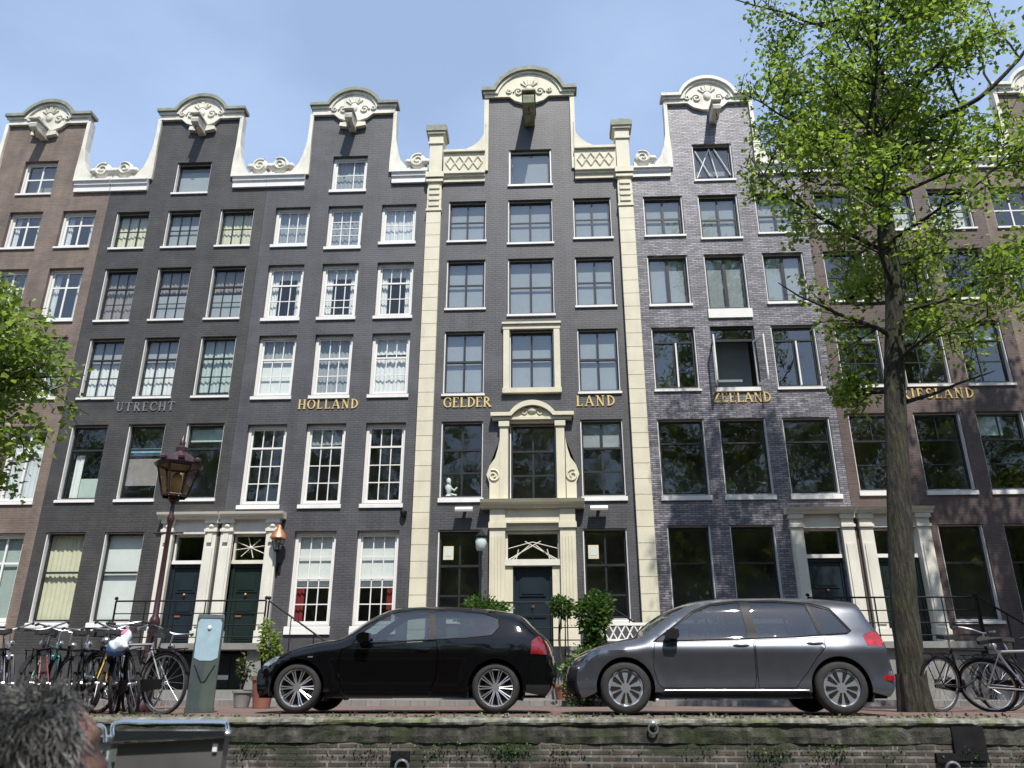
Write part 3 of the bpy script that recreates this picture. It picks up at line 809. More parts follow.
# tall rusticated pilasters
for xa, xb in ((-3.48, -3.05), (2.20, 2.63)):
    p = MB(); z = 1.25; p.box(xa - .05, xb + .05, Y0 - .20, Y0 + .1, 0, 1.24)
    while z < 14.3:
        p.box(xa, xb, Y0 - .14, Y0 + .1, z, min(z + .395, 14.35)); z += .41
    p.box(xa + .012, xb - .012, Y0 - .128, Y0 + .1, 1.2, 14.55)
    pp = p.build('pilaster', M['cream'], h)
    cp = MB()
    cp.box(xa - .04, xb + .04, Y0 - .20, Y0 + .12, 14.56, 14.66); cp.box(xa - .02, xb + .02, Y0 - .17, Y0 + .12, 13.55, 13.62)
    for k in range(4): cp.box(xa + .06, xb - .06, Y0 - .172 - .001 * k, Y0 - .12, 13.72 + k * .2, 13.84 + k * .2)
    cp.box(xa - .06, xb + .06, Y0 - .24, Y0 + .14, 14.70, 14.88)
    cp.box(xa + .02, xb - .02, Y0 - .15, Y0 + .3, 14.88, 15.95); cp.box(xa - .02, xb + .02, Y0 - .19, Y0 + .34, 15.95, 16.02)
    cp.box(xa + .0, xb - .0, Y0 - .17, Y0 + .32, 16.02, 16.30); cp.box(xa - .06, xb + .06, Y0 - .23, Y0 + .38, 16.30, 16.38)
    cp.mi = 1; cp.box(xa - .10, xb + .10, Y0 - .27, Y0 + .42, 16.38, 16.58); cp.prism([(xa - .06, 16.581), (xb + .06, 16.581), ((xa + xb) / 2, 16.68)], Y0 - .2, Y0 + .4)
    cp.build('capital', [M['cream'], M['lead']], pp)
# cream shoulders
for sx, xe, xi in ((-1, -3.03, c - 1.36), (1, 2.20, c + 1.36)):
    s = MB(); lo, hi = min(xe, xi), max(xe, xi)
    s.box(lo, hi, Y0 - .12, Y0 + .4, 14.88, 15.62); s.box(lo, hi, Y0 - .2, Y0 + .45, 15.622, 15.70)
    cur = [(xi, 16.72)] + [(xi + sx * (.95 - .95 * math.cos(R(90 * t / 8))) if False else xi + sx * .92 * (1 - math.cos(R(90 * t / 8))), 16.6 - .88 * math.sin(R(90 * t / 8))) for t in range(9)] + [(xi, 15.704)]
    s.prism(cur, Y0 - .1, Y0 + .3)
    sh = s.build('gable_shoulder', M['cream'], h)
    l = MB(); L = hi - lo; n = 4
    for k in range(n):
        xa, xb = lo + .08 + (L - .16) * k / n, lo + .08 + (L - .16) * (k + 1) / n; xm = (xa + xb) / 2
        for (p, q) in (((xa, 15.25), (xm, 15.48)), ((xm, 15.48), (xb, 15.25)), ((xa, 15.25), (xm, 15.02)), ((xm, 15.02), (xb, 15.25))):
            l.tube([(p[0], Y0 - .125, p[1]), (q[0], Y0 - .125, q[1])], .03, 5)
    l.build('lattice_carving', M['cream'], sh)
shoulder_cornice(h, [(-3.03, c - 1.36), (c + 1.36, 2.18)], 14.60, 14.88, Y0, 'cream')
for sx in (-1, 1):
    g = MB(); g.box(c + sx * 1.34 - .07, c + sx * 1.34 + .07, Y0 - .06, Y0 + .5, 15.0, 17.76); g.build('gable_edge', M['cream'], h)
pediment(h, c, 1.50, 17.72, 18.05, 1.12, 18.84, Y0, 'cream', 'lead', True, .13)
hoist(h, c + .0, 16.62, Y0, 'beamdark', L=1.0, w=.34, h=.4, wings=False)
lettering(h, 'GELDER', -2.80, -1.50, 7.40, .29, Y0); lettering(h, 'LAND', .78, 1.82, 7.38, .29, Y0)
# door case with scrolled window above
d = MB()
for xa, xb in ((-1.50, -1.11), (.27, .66)):
    d.box(xa, xb, Y0 - .16, Y0 + .2, 1.2, 4.22); d.box(xa - .04, xb + .04, Y0 - .22, Y0 + .2, 1.2, 1.65)
    for k in range(4): d.box(xa + .05 + k * .08, xa + .085 + k * .08, Y0 - .18, Y0 - .159, 1.75, 3.9)
    d.box(xa - .03, xb + .03, Y0 - .21, Y0 + .1, 4.10, 4.219)
    d.box(xa, xb, Y0 - .18, Y0 + .2, 4.26, 4.60)
d.box(-1.11, .27, Y0 - .10, Y0 + .2, 4.06, 4.22); d.box(-1.52, .68, Y0 - .20, Y0 + .2, 4.221, 4.259)
d.box(-1.109, .269, Y0 - .14, Y0 + .2, 4.26, 4.60)
d.prism([(Y0 + .1, 4.601), (Y0 - .24, 4.601), (Y0 - .26, 4.67), (Y0 - .36, 4.72), (Y0 - .40, 4.80), (Y0 + .1, 4.81)], -1.74, .90, 'x')
ds = d.build('door_surround', M['cream'], h)
u = MB()
for xa, xb in ((-1.26, -1.04), (.22, .44)):
    u.box(xa, xb, Y0 - .12, Y0 + .12, 4.83, 6.92); u.box(xa - .03, xb + .03, Y0 - .16, Y0 + .1, 6.80, 6.95)
u.box(-1.02, .20, Y0 - .08, Y0 + .08, 6.905, 6.98)
u.box(-1.46, .64, Y0 - .17, Y0 + .1, 6.98, 7.05)
u.prism(ped_outline(c, .95, 7.06, .55, 7.34) + [(c + .95, 7.051), (c - .95, 7.051)], Y0 - .12, Y0 + .1)
u.band(ped_outline(c, 1.10, 7.17, .60, 7.50), ped_outline(c, 1.10, 7.07, .55, 7.36), Y0 - .24, Y0 + .1)
for sx in (-1, 1):
    e = c + sx * .86
    out = [(e, 6.5), (e + sx * .05, 6.2), (e + sx * .12, 5.95), (e + sx * .26, 5.75), (e + sx * .34, 5.5), (e + sx * .26, 5.28), (e + sx * .26, 4.83)]
    inn = [(e, 6.5 - .02 * k) for k in range(6)] + [(e, 4.83)]
    u.band(out, inn, Y0 - .10, Y0 + .05)
us = u.build('window_surround', M['cream'], h)
for sx in (-1, 1):
    u = MB(); u.tube(spiral(c + sx * 1.02, 5.46, .17, .03, 1.2, 1.5, Y0 - .11, 22, sx), .03, 5); u.build('scroll_carving', M['cream'], us, smooth=50)
u = MB()
for sx in (-1, 1): u.tube(spiral(c + sx * .22, 7.2, .10, .02, 1.2, 1.2, Y0 - .13, 16, sx), .025, 5)
u.ball((c, Y0 - .13, 7.24), (.14, .06, .09), 8, 6); u.build('shell_carving', M['cream'], us, smooth=50)
t = MB(); yt = Y0 + .06
t.box(-1.11, .27, yt - .16, yt + .08, 3.18, 3.33); t.box(-1.109, -1.05, yt - .04, yt + .06, 3.331, 4.05); t.box(.21, .269, yt - .04, yt + .06, 3.331, 4.05); t.box(-1.05, .21, yt - .04, yt + .06, 3.99, 4.05)
for sx in (-1, 1):
    for k in range(3): t.tube([(c - .02 + sx * (.62 - .1 * k), yt, 3.34), (c - .02 + sx * (-.20 + .28 * k), yt, 3.80 - .10 * k)], .013, 5)
    t.tube([(c - .02 + sx * .62, yt, 3.62), (c - .02, yt, 3.78)], .011, 5)
tr = t.build('transom_light', M['doorcream'], h)
q = MB(); q.quad((-1.05, yt + .03, 3.33), (.21, yt + .03, 3.33), (.21, yt + .03, 4.0), (-1.05, yt + .03, 4.0)); q.build('pane', M['glass'], tr)
t = MB(); yd = Y0 + .12
t.box(-1.11, -.92, yd - .16, yd + .1, 1.2, 3.18); t.box(.06, .27, yd - .16, yd + .1, 1.2, 3.18); t.build('door_jamb', M['cream'], h)
t = MB(); t.box(-.919, .059, yd, yd + .06, 1.2, 3.15)
t.box(-.919, -.86, yd - .06, yd + .05, 1.2, 3.15); t.box(0.0, .059, yd - .06, yd + .05, 1.2, 3.15)
for a, b in ((1.35, 1.85), (1.95, 2.35), (2.45, 2.98)): t.box(-.76, -.10, yd - .03, yd - .001, a, b); t.box(-.70, -.16, yd - .05, yd - .029, a + .06, b - .06)
dd = t.build('door', M['blueblack'], h)
t = MB(); t.ball((-.43, yd - .08, 2.2), .04, 8, 6); t.build('handle', M['copper'], dd)
st = MB()
st.box(-2.0, 1.2, Y0 - 1.5, Y0 - .003, 0, 1.20)
for k in range(6): st.box(-2.0 - .3 * (k + 1), -2.0 - .3 * k, Y0 - 1.5, Y0 - .25, 0, 1.20 - .19 * (k + 1)); st.box(1.2 + .3 * k, 1.2 + .3 * (k + 1), Y0 - 1.5, Y0 - .25, 0, 1.20 - .19 * (k + 1))
stp = st.build('stoop', M['stone'], h)
ra = MB(); railing(ra, [(-1.95, Y0 - 1.45, 1.2), (1.15, Y0 - 1.45, 1.2)]); railing(ra, [(1.2, Y0 - 1.4, 1.2), (2.9, Y0 - 1.4, .1)], mid=False, step=.6); ra.build('railing', M['iron'], stp)

# --- ZEELAND ---------------------------------------------------------------------
x0, x1, c = 2.64, 7.60, 5.12
Z = h = thing('canal_house', 'gabled canal house of glossy purple-grey brick with gold ZEELAND lettering', 'house', ((x0 + x1) / 2, Y0, 0), group='row of gabled canal houses')
cols = (3.51, 5.12, 6.77)
ops = []
for a, b, w, ac in ((12.63, 13.94, 1.15, 12.5), (10.39, 11.94, 1.15, 10.2), (7.84, 9.66, 1.2, 7.84), (4.93, 6.98, 1.23, 4.93)):
    for i, x in enumerate(cols): ops.append(op(x, w, ac if i == 1 else a, b))
ops += [op(3.50, 1.08, 1.87, 4.16), op(5.08, 1.12, 1.87, 4.16), (6.29, 7.21, 1.3, 4.08)]
att = (4.52, 5.70, 14.50, 15.77)
house_shell(h, x0, x1, ops, M['wall_purple'], c - 1.28, c + 1.28, 17.25, att)
K = dict(fr='white', sash='sash_dark', fw=.03, sw=.06, bars=.09, glassm='glass_hi', recess=.04, soff=.11, deeptop=True)
for i, x in enumerate(cols):
    window(h, x, 1.15, 12.5 if i == 1 else 12.63, 13.94, Y0, mull=(.5,), rows=(.45,), curt=[('blind', 'curt_grey', 0, 1)], **{**K, 'bars': .06})
    window(h, x, 1.15, 10.2 if i == 1 else 10.39, 11.94, Y0, mull=(.5,), curt=[('blind', 'curt_grey', 0, 1)], **{**K, 'sillh': .3 if i == 1 else .1})
    window(h, x, 1.2, 7.84, 9.66, Y0, transom=.80, mull=(.5,), gl=(i != 1), **{**K, 'bars': .05}) if i != 1 else None
    window(h, x, 1.23, 4.93, 6.98, Y0, transom=.70, **{**K, 'glassm': 'glass', 'sw': .05, 'sillh': .14})
for ch in [q_ for q_ in h.children if q_.name.startswith('window')]:
    zc = [v.co.z for v in ch.data.vertices]; xc_ = [v.co.x for v in ch.data.vertices]
    if abs(min(zc) - 7.84) < .02:
        m_ = (min(xc_) + max(xc_)) / 2; q = MB(); q.box(m_ - .02 + .05, m_ + .02 + .05, Y0 + .06, Y0 + .14, 7.92, 9.2); q.build('casement_stile', M['white'], ch)
# middle window of that storey stands open
ow = MB(); a, b = 4.52, 5.72
ow.box(a, a + .05, Y0 + .07, Y0 + .2, 7.84, 9.66); ow.box(b - .05, b, Y0 + .07, Y0 + .2, 7.84, 9.66); ow.box(a + .05, b - .05, Y0 + .07, Y0 + .2, 9.6, 9.66); ow.box(a + .05, b - .05, Y0 + .07, Y0 + .2, 7.84, 7.90); ow.box(a + .05, b - .05, Y0 + .08, Y0 + .19, 9.22, 9.29)
ow = ow.build('window', M['sash_dark'], h); ow['label'] = 'open casement window'
q = MB(); q.quad((a + .05, Y0 + .13, 9.29), (b - .05, Y0 + .13, 9.29), (b - .05, Y0 + .13, 9.6), (a + .05, Y0 + .13, 9.6)); q.build('pane', M['glass_hi'], ow)
q = MB(); q.quad((a, Y0 + .8, 7.8), (b, Y0 + .8, 7.8), (b, Y0 + .8, 9.7), (a, Y0 + .8, 9.7)); q.build('blind', M['curt_grey'], ow, recalc=False)  # added grey sheet, no blind: lightens the black room behind the opening
q = MB(); q.box(a - .03, b + .03, Y0 - .05, Y0 + .07, 7.72, 7.835); q.build('sill', M['white'], ow)
for sx, hx, ang in ((1, a + .05, R(-98)), (-1, b - .05, R(108))):
    s = MB(); g = MB(); W_ = .52
    def leafq(mb, p0, p1, q0, q1, t0=-.02, t1=.02):
        mb.box(min(sx * p0, sx * p1), max(sx * p0, sx * p1), t0, t1, q0, q1)
    leafq(s, 0, .04, 7.9, 9.22); leafq(s, W_ - .04, W_, 7.9, 9.22); leafq(s, .05, W_ - .05, 7.9, 7.96); leafq(s, .05, W_ - .05, 9.16, 9.22)
    leafq(g, .05, W_ - .05, 7.96, 9.16, -.002, .002)
    Mx = Matrix.Translation((hx, Y0 + .08, 0)) @ Matrix.Rotation(ang, 4, 'Z')
    s.xform(Mx); g.xform(Mx)
    s.build('casement', M['white'], ow); g.build('pane', M['glass'], ow)
window(h, 3.50, 1.08, 1.87, 4.16, Y0, transom=.60, **{**K, 'glassm': 'glass', 'sw': .05})
window(h, 5.08, 1.12, 1.87, 4.16, Y0, transom=.60, **{**K, 'glassm': 'glass', 'sw': .05})
w = window(h, c - .01, 1.18, 14.50, 15.77, Y0, **K)
q = MB()
for p, r_ in (((4.62, 14.62), (5.05, 15.66)), ((5.05, 15.66), (5.22, 14.62)), ((5.2, 15.66), (5.62, 14.7)), ((4.62, 15.6), (5.0, 14.7))): q.tube([(p[0], Y0 + .12, p[1]), (r_[0], Y0 + .12, r_[1])], .018, 5)
q.build('diagonal_brace', M['white'], w)
door_case(h, 5.99, 7.54, .30, 1.30, 4.40, Y0, 3.40, 4.06, 3.32, doorm='blueblack', fan='plain', corn=(4.39, 4.52), corn_x=(5.90, 7.58), ornaments=False, mat_='doorcream')
lettering(h, 'ZEELAND', 4.42, 5.95, 7.42, .28, Y0)
shoulder_cornice(h, [(x0 + .03, c - 1.32), (c + 1.32, x1)], 14.6, 14.90, Y0)
neck_trim(h, c, 1.28, 14.91, 17.3, Y0, x0 + .1, x1 - .05, seed=4)
pediment(h, c, 1.42, 17.25, 17.58, .88, 18.21, Y0, top='stonewhite')
hoist(h, c + .12, 16.5, Y0, 'beam', wings=False)

# --- FRIESLAND --------------------------------------------------------------------
x0, x1, c = 7.60, 12.62, 10.12
Fh = h = thing('canal_house', 'dark red-brown brick gabled canal house with gold FRIESLAND lettering behind the tree trunk', 'house', ((x0 + x1) / 2, Y0, 0), group='row of gabled canal houses')
cols = (8.47, 10.14, 11.73)
ops = []
RW = ((12.63, 13.94, 1.15), (10.39, 11.94, 1.15), (7.86, 9.68, 1.17), (4.99, 7.06, 1.2))
for a, b, w in RW:
    for x in cols: ops.append(op(x, w, a, b))
ops += [op(10.16, 1.1, 1.84, 4.13), op(11.75, 1.1, 1.84, 4.13), (7.98, 9.08, 1.3, 4.05)]
att = (9.5, 10.7, 14.50, 15.77)
house_shell(h, x0, x1, ops, M['wall_red'], c - 1.28, c + 1.28, 17.25, att)
K = dict(fr='white', sash='sash_dark', fw=.03, sw=.05, bars=.03, glassm='glass_hi', recess=.04, soff=.11, deeptop=True)
for i, x in enumerate(cols):
    window(h, x, 1.15, 12.63, 13.94, Y0, mull=(.5,), rows=(.45,), curt=[('curtain', 'curt_white', 0, .7)], **K)
    window(h, x, 1.15, 10.39, 11.94, Y0, mull=(.5,), rows=(.5,), **K)
    window(h, x, 1.17, 7.86, 9.68, Y0, transom=.72, mull=(.4,), rows=(.5,), sub=((.4,), ()), curt=[('curtain', 'curt_white', .72, 1)] if i == 2 else [('blind', 'curt_grey', .75, 1)], **K)
    window(h, x, 1.2, 4.99, 7.06, Y0, transom=.66, sub=((.5,), ()), rows=(.5,), curt=[('blind', 'curt_mint', .72, 1, .1, .6)] if i == 2 else None, **{**K, 'glassm': 'glass', 'sillh': .13})
for x in (10.16, 11.75): window(h, x, 1.1, 1.84, 4.13, Y0, transom=.6, **{**K, 'glassm': 'glass'})
window(h, c, 1.2, 14.50, 15.77, Y0, rows=(.5,), mull=(.5,), **K)
door_case(h, 7.68, 9.38, .31, 1.30, 4.40, Y0, 3.40, 4.06, 3.32, doorm='green', fan='plain', corn=(4.39, 4.52), corn_x=(7.62, 9.48), ornaments=False)
lettering(h, 'FRIESLAND', 9.10, 11.20, 7.44, .28, Y0)
shoulder_cornice(h, [(x0 + .02, c - 1.32), (c + 1.32, x1 - .02)], 14.6, 14.90, Y0)
neck_trim(h, c, 1.28, 14.91, 17.3, Y0, x0 + .1, x1 - .05, seed=5)
pediment(h, c, 1.42, 17.25, 17.58, .88, 18.21, Y0, top='stonewhite')
hoist(h, c, 16.5, Y0, 'beam')
st = MB(); st.box(5.8, 9.6, Y0 - 1.25, Y0 - .003, 1.16, 1.30); st.box(5.9, 9.5, Y0 - 1.1, Y0 - .004, 0, 1.159)
for k in range(6): st.box(9.6 + k * .28, 9.6 + (k + 1) * .28, Y0 - 1.2, Y0 - .07, .0, 1.30 - (k + 1) * .19)
stp = st.build('stoop', M['stone'], h)
ra = MB(); railing(ra, [(5.85, Y0 - 1.2, 1.3), (9.55, Y0 - 1.2, 1.3)], step=.62); railing(ra, [(9.6, Y0 - 1.2, 1.3), (11.3, Y0 - 1.2, .2)], mid=False, step=.6); ra.build('railing', M['iron'], stp)

# --- last house on the right, mostly outside the frame ------------------------------
x0, x1, c = 12.62, 17.6, 15.1
h = thing('canal_house', 'brown brick canal house at the far right edge with only half its white gable showing', 'house', ((x0 + x1) / 2, Y0, 0), group='row of gabled canal houses')
cols = (13.5, 15.1, 16.7)
ops = [op(x, w, a, b) for a, b, w in RW for x in cols] + [op(x, 1.1, 1.84, 4.13) for x in (13.5, 15.1)]
att = (14.5, 15.7, 14.50, 15.77)
house_shell(h, x0, x1, ops, M['wall_brown'], c - 1.28, c + 1.28, 17.25, att)
for x in cols:
    for a, b, w in RW: window(h, x, w, a, b, Y0, mull=(.5,), rows=(.45,), **{**K, 'fr': 'white', 'sash': 'white', 'bars': .04})
for x in (13.5, 15.1): window(h, x, 1.1, 1.84, 4.13, Y0, transom=.6, **K)
window(h, c, 1.2, 14.50, 15.77, Y0, rows=(.5,), mull=(.5,), **K)
shoulder_cornice(h, [(x0 + .02, c - 1.32), (c + 1.32, x1 - .02)], 14.6, 14.90, Y0)
neck_trim(h, c, 1.28, 14.91, 17.3, Y0, x0 + .1, x1 - .05, seed=6)
pediment(h, c, 1.42, 17.25, 17.58, .88, 18.21, Y0, top='stonewhite')
hoist(h, c, 16.5, Y0, 'beam')
# chimneys on the roofs left of the UTRECHT neck
for xx, yy, zt, hh in ((-13.75, 21.2, 16.15, U), (-12.05, 23.0, 17.2, U)):
    roof = [ch for ch in hh.children if ch.name.startswith('roof')][0]
    k = MB(); k.box(xx - .25, xx + .25, yy, yy + .5, 14.8, zt); k.box(xx - .29, xx + .29, yy - .04, yy + .54, zt - .16, zt - .08)
    for s_ in (-.1, .1): k.lathe([(.08, zt), (.07, zt + .2)], (xx + s_, yy + .25, 0), 'z', 8)
    k.build('chimney', M['chim'], roof)
# ------------------------------------------------------------------ ground, quay, canal
M['asphalt'] = paint('asphalt', (.05, .05, .052), .85, .25, 5, bump=.3)
M['street'] = brick('street_clinker', (.17, .10, .085), (.125, .085, .075), (.10, .085, .07), .85, .5, bw=.2, rh=.1, ms=.008, stain=.2)
M['paving'] = brick('pavement_slabs', (.20, .19, .18), (.17, .16, .155), (.09, .085, .08), .85, .4, bw=.3, rh=.3, ms=.008)
M['earth'] = paint('earth', (.09, .08, .06), .95, .3, 4, bump=.3)
M['coping'] = mottled('worn_coping_stone', (.10, .095, .08), (.20, .195, .165), (.30, .29, .25), (.13, .14, .07), 5)
M['mossstone'] = mottled('moss_dark_stone', (.022, .021, .017), (.058, .056, .046), (.14, .135, .115), (.030, .040, .014), 4.5)
M['quaybrick'] = brick('old_quay_brick', (.10, .068, .058), (.050, .043, .040), (.15, .145, .128), .9, 1.0, bw=.22, rh=.062, ms=.014, stain=.75, big=((.030, .034, .020), 1.7, .45), stain_scale=3.2)
M['water'] = paint('canal_water', (.02, .03, .022), .06, .2, 1)
def floor_brick(mname):
    # brick pattern laid on the ground: swap the z coordinate for y
    m = M[mname]; nt = m.node_tree
    sp = [n for n in nt.nodes if n.type == 'SEPXYZ'][0]; cb = [n for n in nt.nodes if n.type == 'COMBXYZ'][0]
    nt.links.new(sp.outputs[0], cb.inputs[0]); nt.links.new(sp.outputs[1], cb.inputs[1])
floor_brick('street'); floor_brick('paving')
def sheet(name, x0, x1, y0, y1, z, m):
    mb = MB(); mb.quad((x0, y0, z), (x1, y0, z), (x1, y1, z), (x0, y1, z))
    return thing_props(mb.build(name, M[m]), kind='structure')
YQ = 9.35
sheet('ground', -400, 400, YQ + .2, 420, -.012, 'earth')
sheet('street', -60, 60, YQ + .5, 17.0, -.006, 'street')
sheet('canal_water', -400, 400, -19, YQ + .1, -1.45, 'water')
sheet('far_bank_ground', -400, 400, -420, -19, -.012, 'asphalt')
mb = MB(); mb.box(-60, 60, 17.0, YF + .3, -.2, .10); thing_props(mb.build('pavement', M['paving']), kind='structure')
# quay wall with coping stones
q = thing('quay_wall', 'mossy old brick quay wall with worn stone coping along the canal', 'quay wall', (0, YQ, 0))
mb = MB(); mb.box(-60, 60, YQ + .03, YQ + .6, -3, -.24); mb.build('brick_face', M['quaybrick'], q)
mb = MB(); fm = MB(); r2 = random.Random(5)
def wob(x, k): return .5 * math.sin(x * 3.1 + k * 1.7) + .3 * math.sin(x * 7.7 + k) + .35 * math.sin(x * 17.3 + k * 2.3)
def strip_wall(m_, prof, x0, x1, dx, amp, joints):
    # long course of old stone: an uneven profile swept along x with worn joints
    n = len(prof); k = int((x1 - x0) / dx); vs = []
    for i in range(k + 1):
        x = x0 + (x1 - x0) * i / k
        j = min(abs(x - q) for q in joints); w_ = .012 if j < dx * .6 else 0
        for t_, (y, z) in enumerate(prof):
            front = y < YQ + .2
            vs.append((x, y + (amp * wob(x, t_) + r2.uniform(-.3, .3) * amp + w_ if front else 0), z + (amp * .7 * wob(x * 1.3, t_ + 5) + r2.uniform(-.25, .25) * amp - (w_ if z > -.1 else 0) if front or z > -.02 else 0)))
    fs = [(i * n + t_, i * n + t_ + 1, (i + 1) * n + t_ + 1, (i + 1) * n + t_) for i in range(k) for t_ in range(n - 1)]
    m_.add(vs, fs)
joints = []; x = -15
while x < 15: x += r2.uniform(.9, 1.7); joints.append(x)
strip_wall(mb, [(YQ + .03, -.085), (YQ - .004, -.062), (YQ - .014, -.040), (YQ - .006, -.016), (YQ + .03, .0), (YQ + .10, .006), (YQ + .55, .0)], -15, 15, .055, .007, joints)
strip_wall(fm, [(YQ + .06, -.262), (YQ + .016, -.245), (YQ + .008, -.18), (YQ + .010, -.12), (YQ + .014, -.07), (YQ + .06, -.055)], -15, 15, .06, .010, [q + .4 for q in joints])
for a_, b__ in ((-60, -15), (15, 60)):
    mb.box(a_, b__, YQ, YQ + .55, -.06, .0); fm.box(a_, b__, YQ + .01, YQ + .5, -.24, -.061)
mb.box(-15, 15, YQ + .05, YQ + .5, -.055, -.02); fm.box(-15, 15, YQ + .07, YQ + .5, -.239, -.06)
mb.build('coping', M['coping'], q, recalc=False); fm.build('stone_course', M['mossstone'], q, recalc=False)
mb = MB(); mb.box(-60, 60, -19.6, -19, -3, .0); thing_props(mb.build('far_quay', M['quaybrick']), kind='structure')
# ------------------------------------------------------------------ trees and shrubs
def leaf_mesh(name, centers, size, parent, mat_, seed=0, up=.5, droop=.0):
    """one small folded leaf (two triangles pairs) per centre"""
    g = np.random.default_rng(seed)
    C = np.asarray(centers, float); n = len(C)
    d = g.normal(size=(n, 3)); d[:, 2] = d[:, 2] * .6 - droop; d /= np.linalg.norm(d, axis=1)[:, None]
    nn = g.normal(size=(n, 3)); nn[:, 2] = np.abs(nn[:, 2]) + up
    s = np.cross(nn, d); s /= np.linalg.norm(s, axis=1)[:, None] + 1e-9
    u = np.cross(d, s)
    L = size * g.uniform(.6, 1.35, n)[:, None]; Wd = L * g.uniform(.30, .42, n)[:, None]
    b = C; tip = C + d * L - u * L * .12; m = C + d * L * .45
    l = m + s * Wd + u * L * .10; r = m - s * Wd + u * L * .10
    V = np.stack([b, l, tip, r], 1).reshape(-1, 3)
    me = bpy.data.meshes.new(name)
    me.vertices.add(4 * n); me.vertices.foreach_set('co', V.astype(np.float32).ravel())
    idx = np.arange(n)[:, None] * 4
    F = np.concatenate([idx + [0, 1, 2], idx + [0, 2, 3]], 1).astype(np.int32).ravel()
    me.loops.add(6 * n); me.loops.foreach_set('vertex_index', F)
    me.polygons.add(2 * n); me.polygons.foreach_set('loop_start', np.arange(2 * n, dtype=np.int32) * 3)
    me.update(calc_edges=True); me.validate()
    me.materials.append(mat_)
    o = bpy.data.objects.new(name, me); col.objects.link(o)
    if parent: o.parent = parent
    return o

def tree(name, label, cat, loc, trunk, radii, limbs, inside, leafm, lsize, per, seed, group=None, twig=(5, .9), roots=True, droop=.25):
    """trunk: path (local); limbs: list of (start_index_fraction height z, direction, length, radius); leaves only where inside(p) says so"""
    t = thing(name, label, cat, loc, 0, group)
    r = random.Random(seed); g = np.random.default_rng(seed)
    wood = MB(); tp = catmull([tuple(p) + (q,) for p, q in zip(trunk, radii)], 6)
    wood.tube([p[:3] for p in tp], [p[3] for p in tp], 12)
    if roots:
        for k in range(6):
            a = k * PI / 3 + r.uniform(-.3, .3); q = radii[0]
            wood.tube([(q * .55 * math.cos(a), q * .55 * math.sin(a), .5), (q * .75 * math.cos(a), q * .75 * math.sin(a), .12), (q * .95 * math.cos(a), q * .95 * math.sin(a), -.04)], [q * .42, q * .40, q * .3], 7)
    C = []
    def grow(p, d, L, rad, depth):
        n = max(3, int(L / .35)); pts = [p]; q = Vector(p); dd = Vector(d).normalized()
        for i in range(n):
            dd = (dd + Vector((r.gauss(0, .13), r.gauss(0, .13), r.gauss(.03, .10)))).normalized()
            q = q + dd * (L / n); pts.append(tuple(q))
        ok = depth == 0 or inside(pts[len(pts) // 2])
        if not ok: return
        wood.tube(pts, [max(.006, rad * (1 - .8 * i / n)) for i in range(n + 1)], 6 if depth == 0 else 4, caps=False)
        if depth < 2:
            m = twig[0] if depth == 0 else 4
            for k in range(m + int(L)):
                f = r.uniform(.25, 1.0); i = min(n, int(f * n)); a = r.uniform(0, 2 * PI)
                side = dd.orthogonal().normalized(); side.rotate(Quaternion(dd, a))
                nd = dd * .55 + side * .9 + Vector((0, 0, .05))
                grow(pts[i], nd, L * r.uniform(.32, .5) * (twig[1] if depth else 1), max(.012, rad * .4), depth + 1)
        if depth >= 1:
            for i in range(1, n + 1):
                if depth == 1 and i < n * .4: continue
                k = int(per * r.uniform(.3, 1.5))
                if r.random() < .18: continue
                pts_ = np.array(pts[i]) + g.normal(size=(k, 3)) * np.array([.17, .17, .12])
                for c in pts_:
                    if inside(c): C.append(c)
    for z, d, L, rad in limbs:
        # point of the trunk at height z
        p = min(tp, key=lambda q: abs(q[2] - z)) if not isinstance(z, tuple) else z
        grow(p[:3], d, L, rad, 0)
    tr = wood.build('trunk', M['bark'], t, smooth=60, world=False)
    leaf_mesh('crown', C, lsize, t, M[leafm], seed, .5, droop)
    return t, len(C)

def px(X, Y, Z):     # image position of a point, to keep the crown inside its outline while it is modelled
    return None

# the elm by the quay, in front of the right-hand houses
TX, TY = 5.25, 12.6
trunk = [(0, 0, -.05), (.03, 0, .6), (.12, 0, 1.8), (.36, .0, 3.6), (.60, .05, 5.2), (.82, .0, 6.6), (.94, .0, 8.0), (1.0, .05, 9.2), (1.2, .1, 10.6), (1.40, .15, 12.2), (1.5, .2, 13.8), (1.5, .2, 15.2), (1.5, .2, 16.8)]
rad = [.215, .20, .19, .178, .165, .15, .125, .105, .085, .065, .055, .04, .012]
rr = random.Random(11)
limbs = [(9.0, (.55, .1, 1), 5.6, .075), (8.2, (.35, -.3, 1), 4.4, .06), (8.6, (-.45, .2, 1), 4.8, .06)]
zs = [4.6, 5.0, 5.4, 5.7, 6.0, 6.3, 6.6, 6.9, 7.2, 7.5, 7.8, 8.1, 8.4, 8.7, 9.0, 9.3, 9.6, 9.9, 10.2, 10.5, 10.8, 11.1, 11.4, 11.7, 12.0, 12.4, 12.8, 13.2, 13.6, 14.0, 14.3, 14.6, 15.0, 15.3, 15.6, 15.8]
for k, z in enumerate(zs):
    a = k * 2.4 + rr.uniform(-.4, .4)
    up = .15 + .35 * max(0, (z - 8) / 6) + rr.uniform(-.1, .2)
    L = (1.5 if z < 5.5 else 2.3 if z < 7 else 2.7) * rr.uniform(.8, 1.2)
    limbs.append((z, (math.cos(a), math.sin(a) * .8, up), L, .035 + .015 * rr.random()))
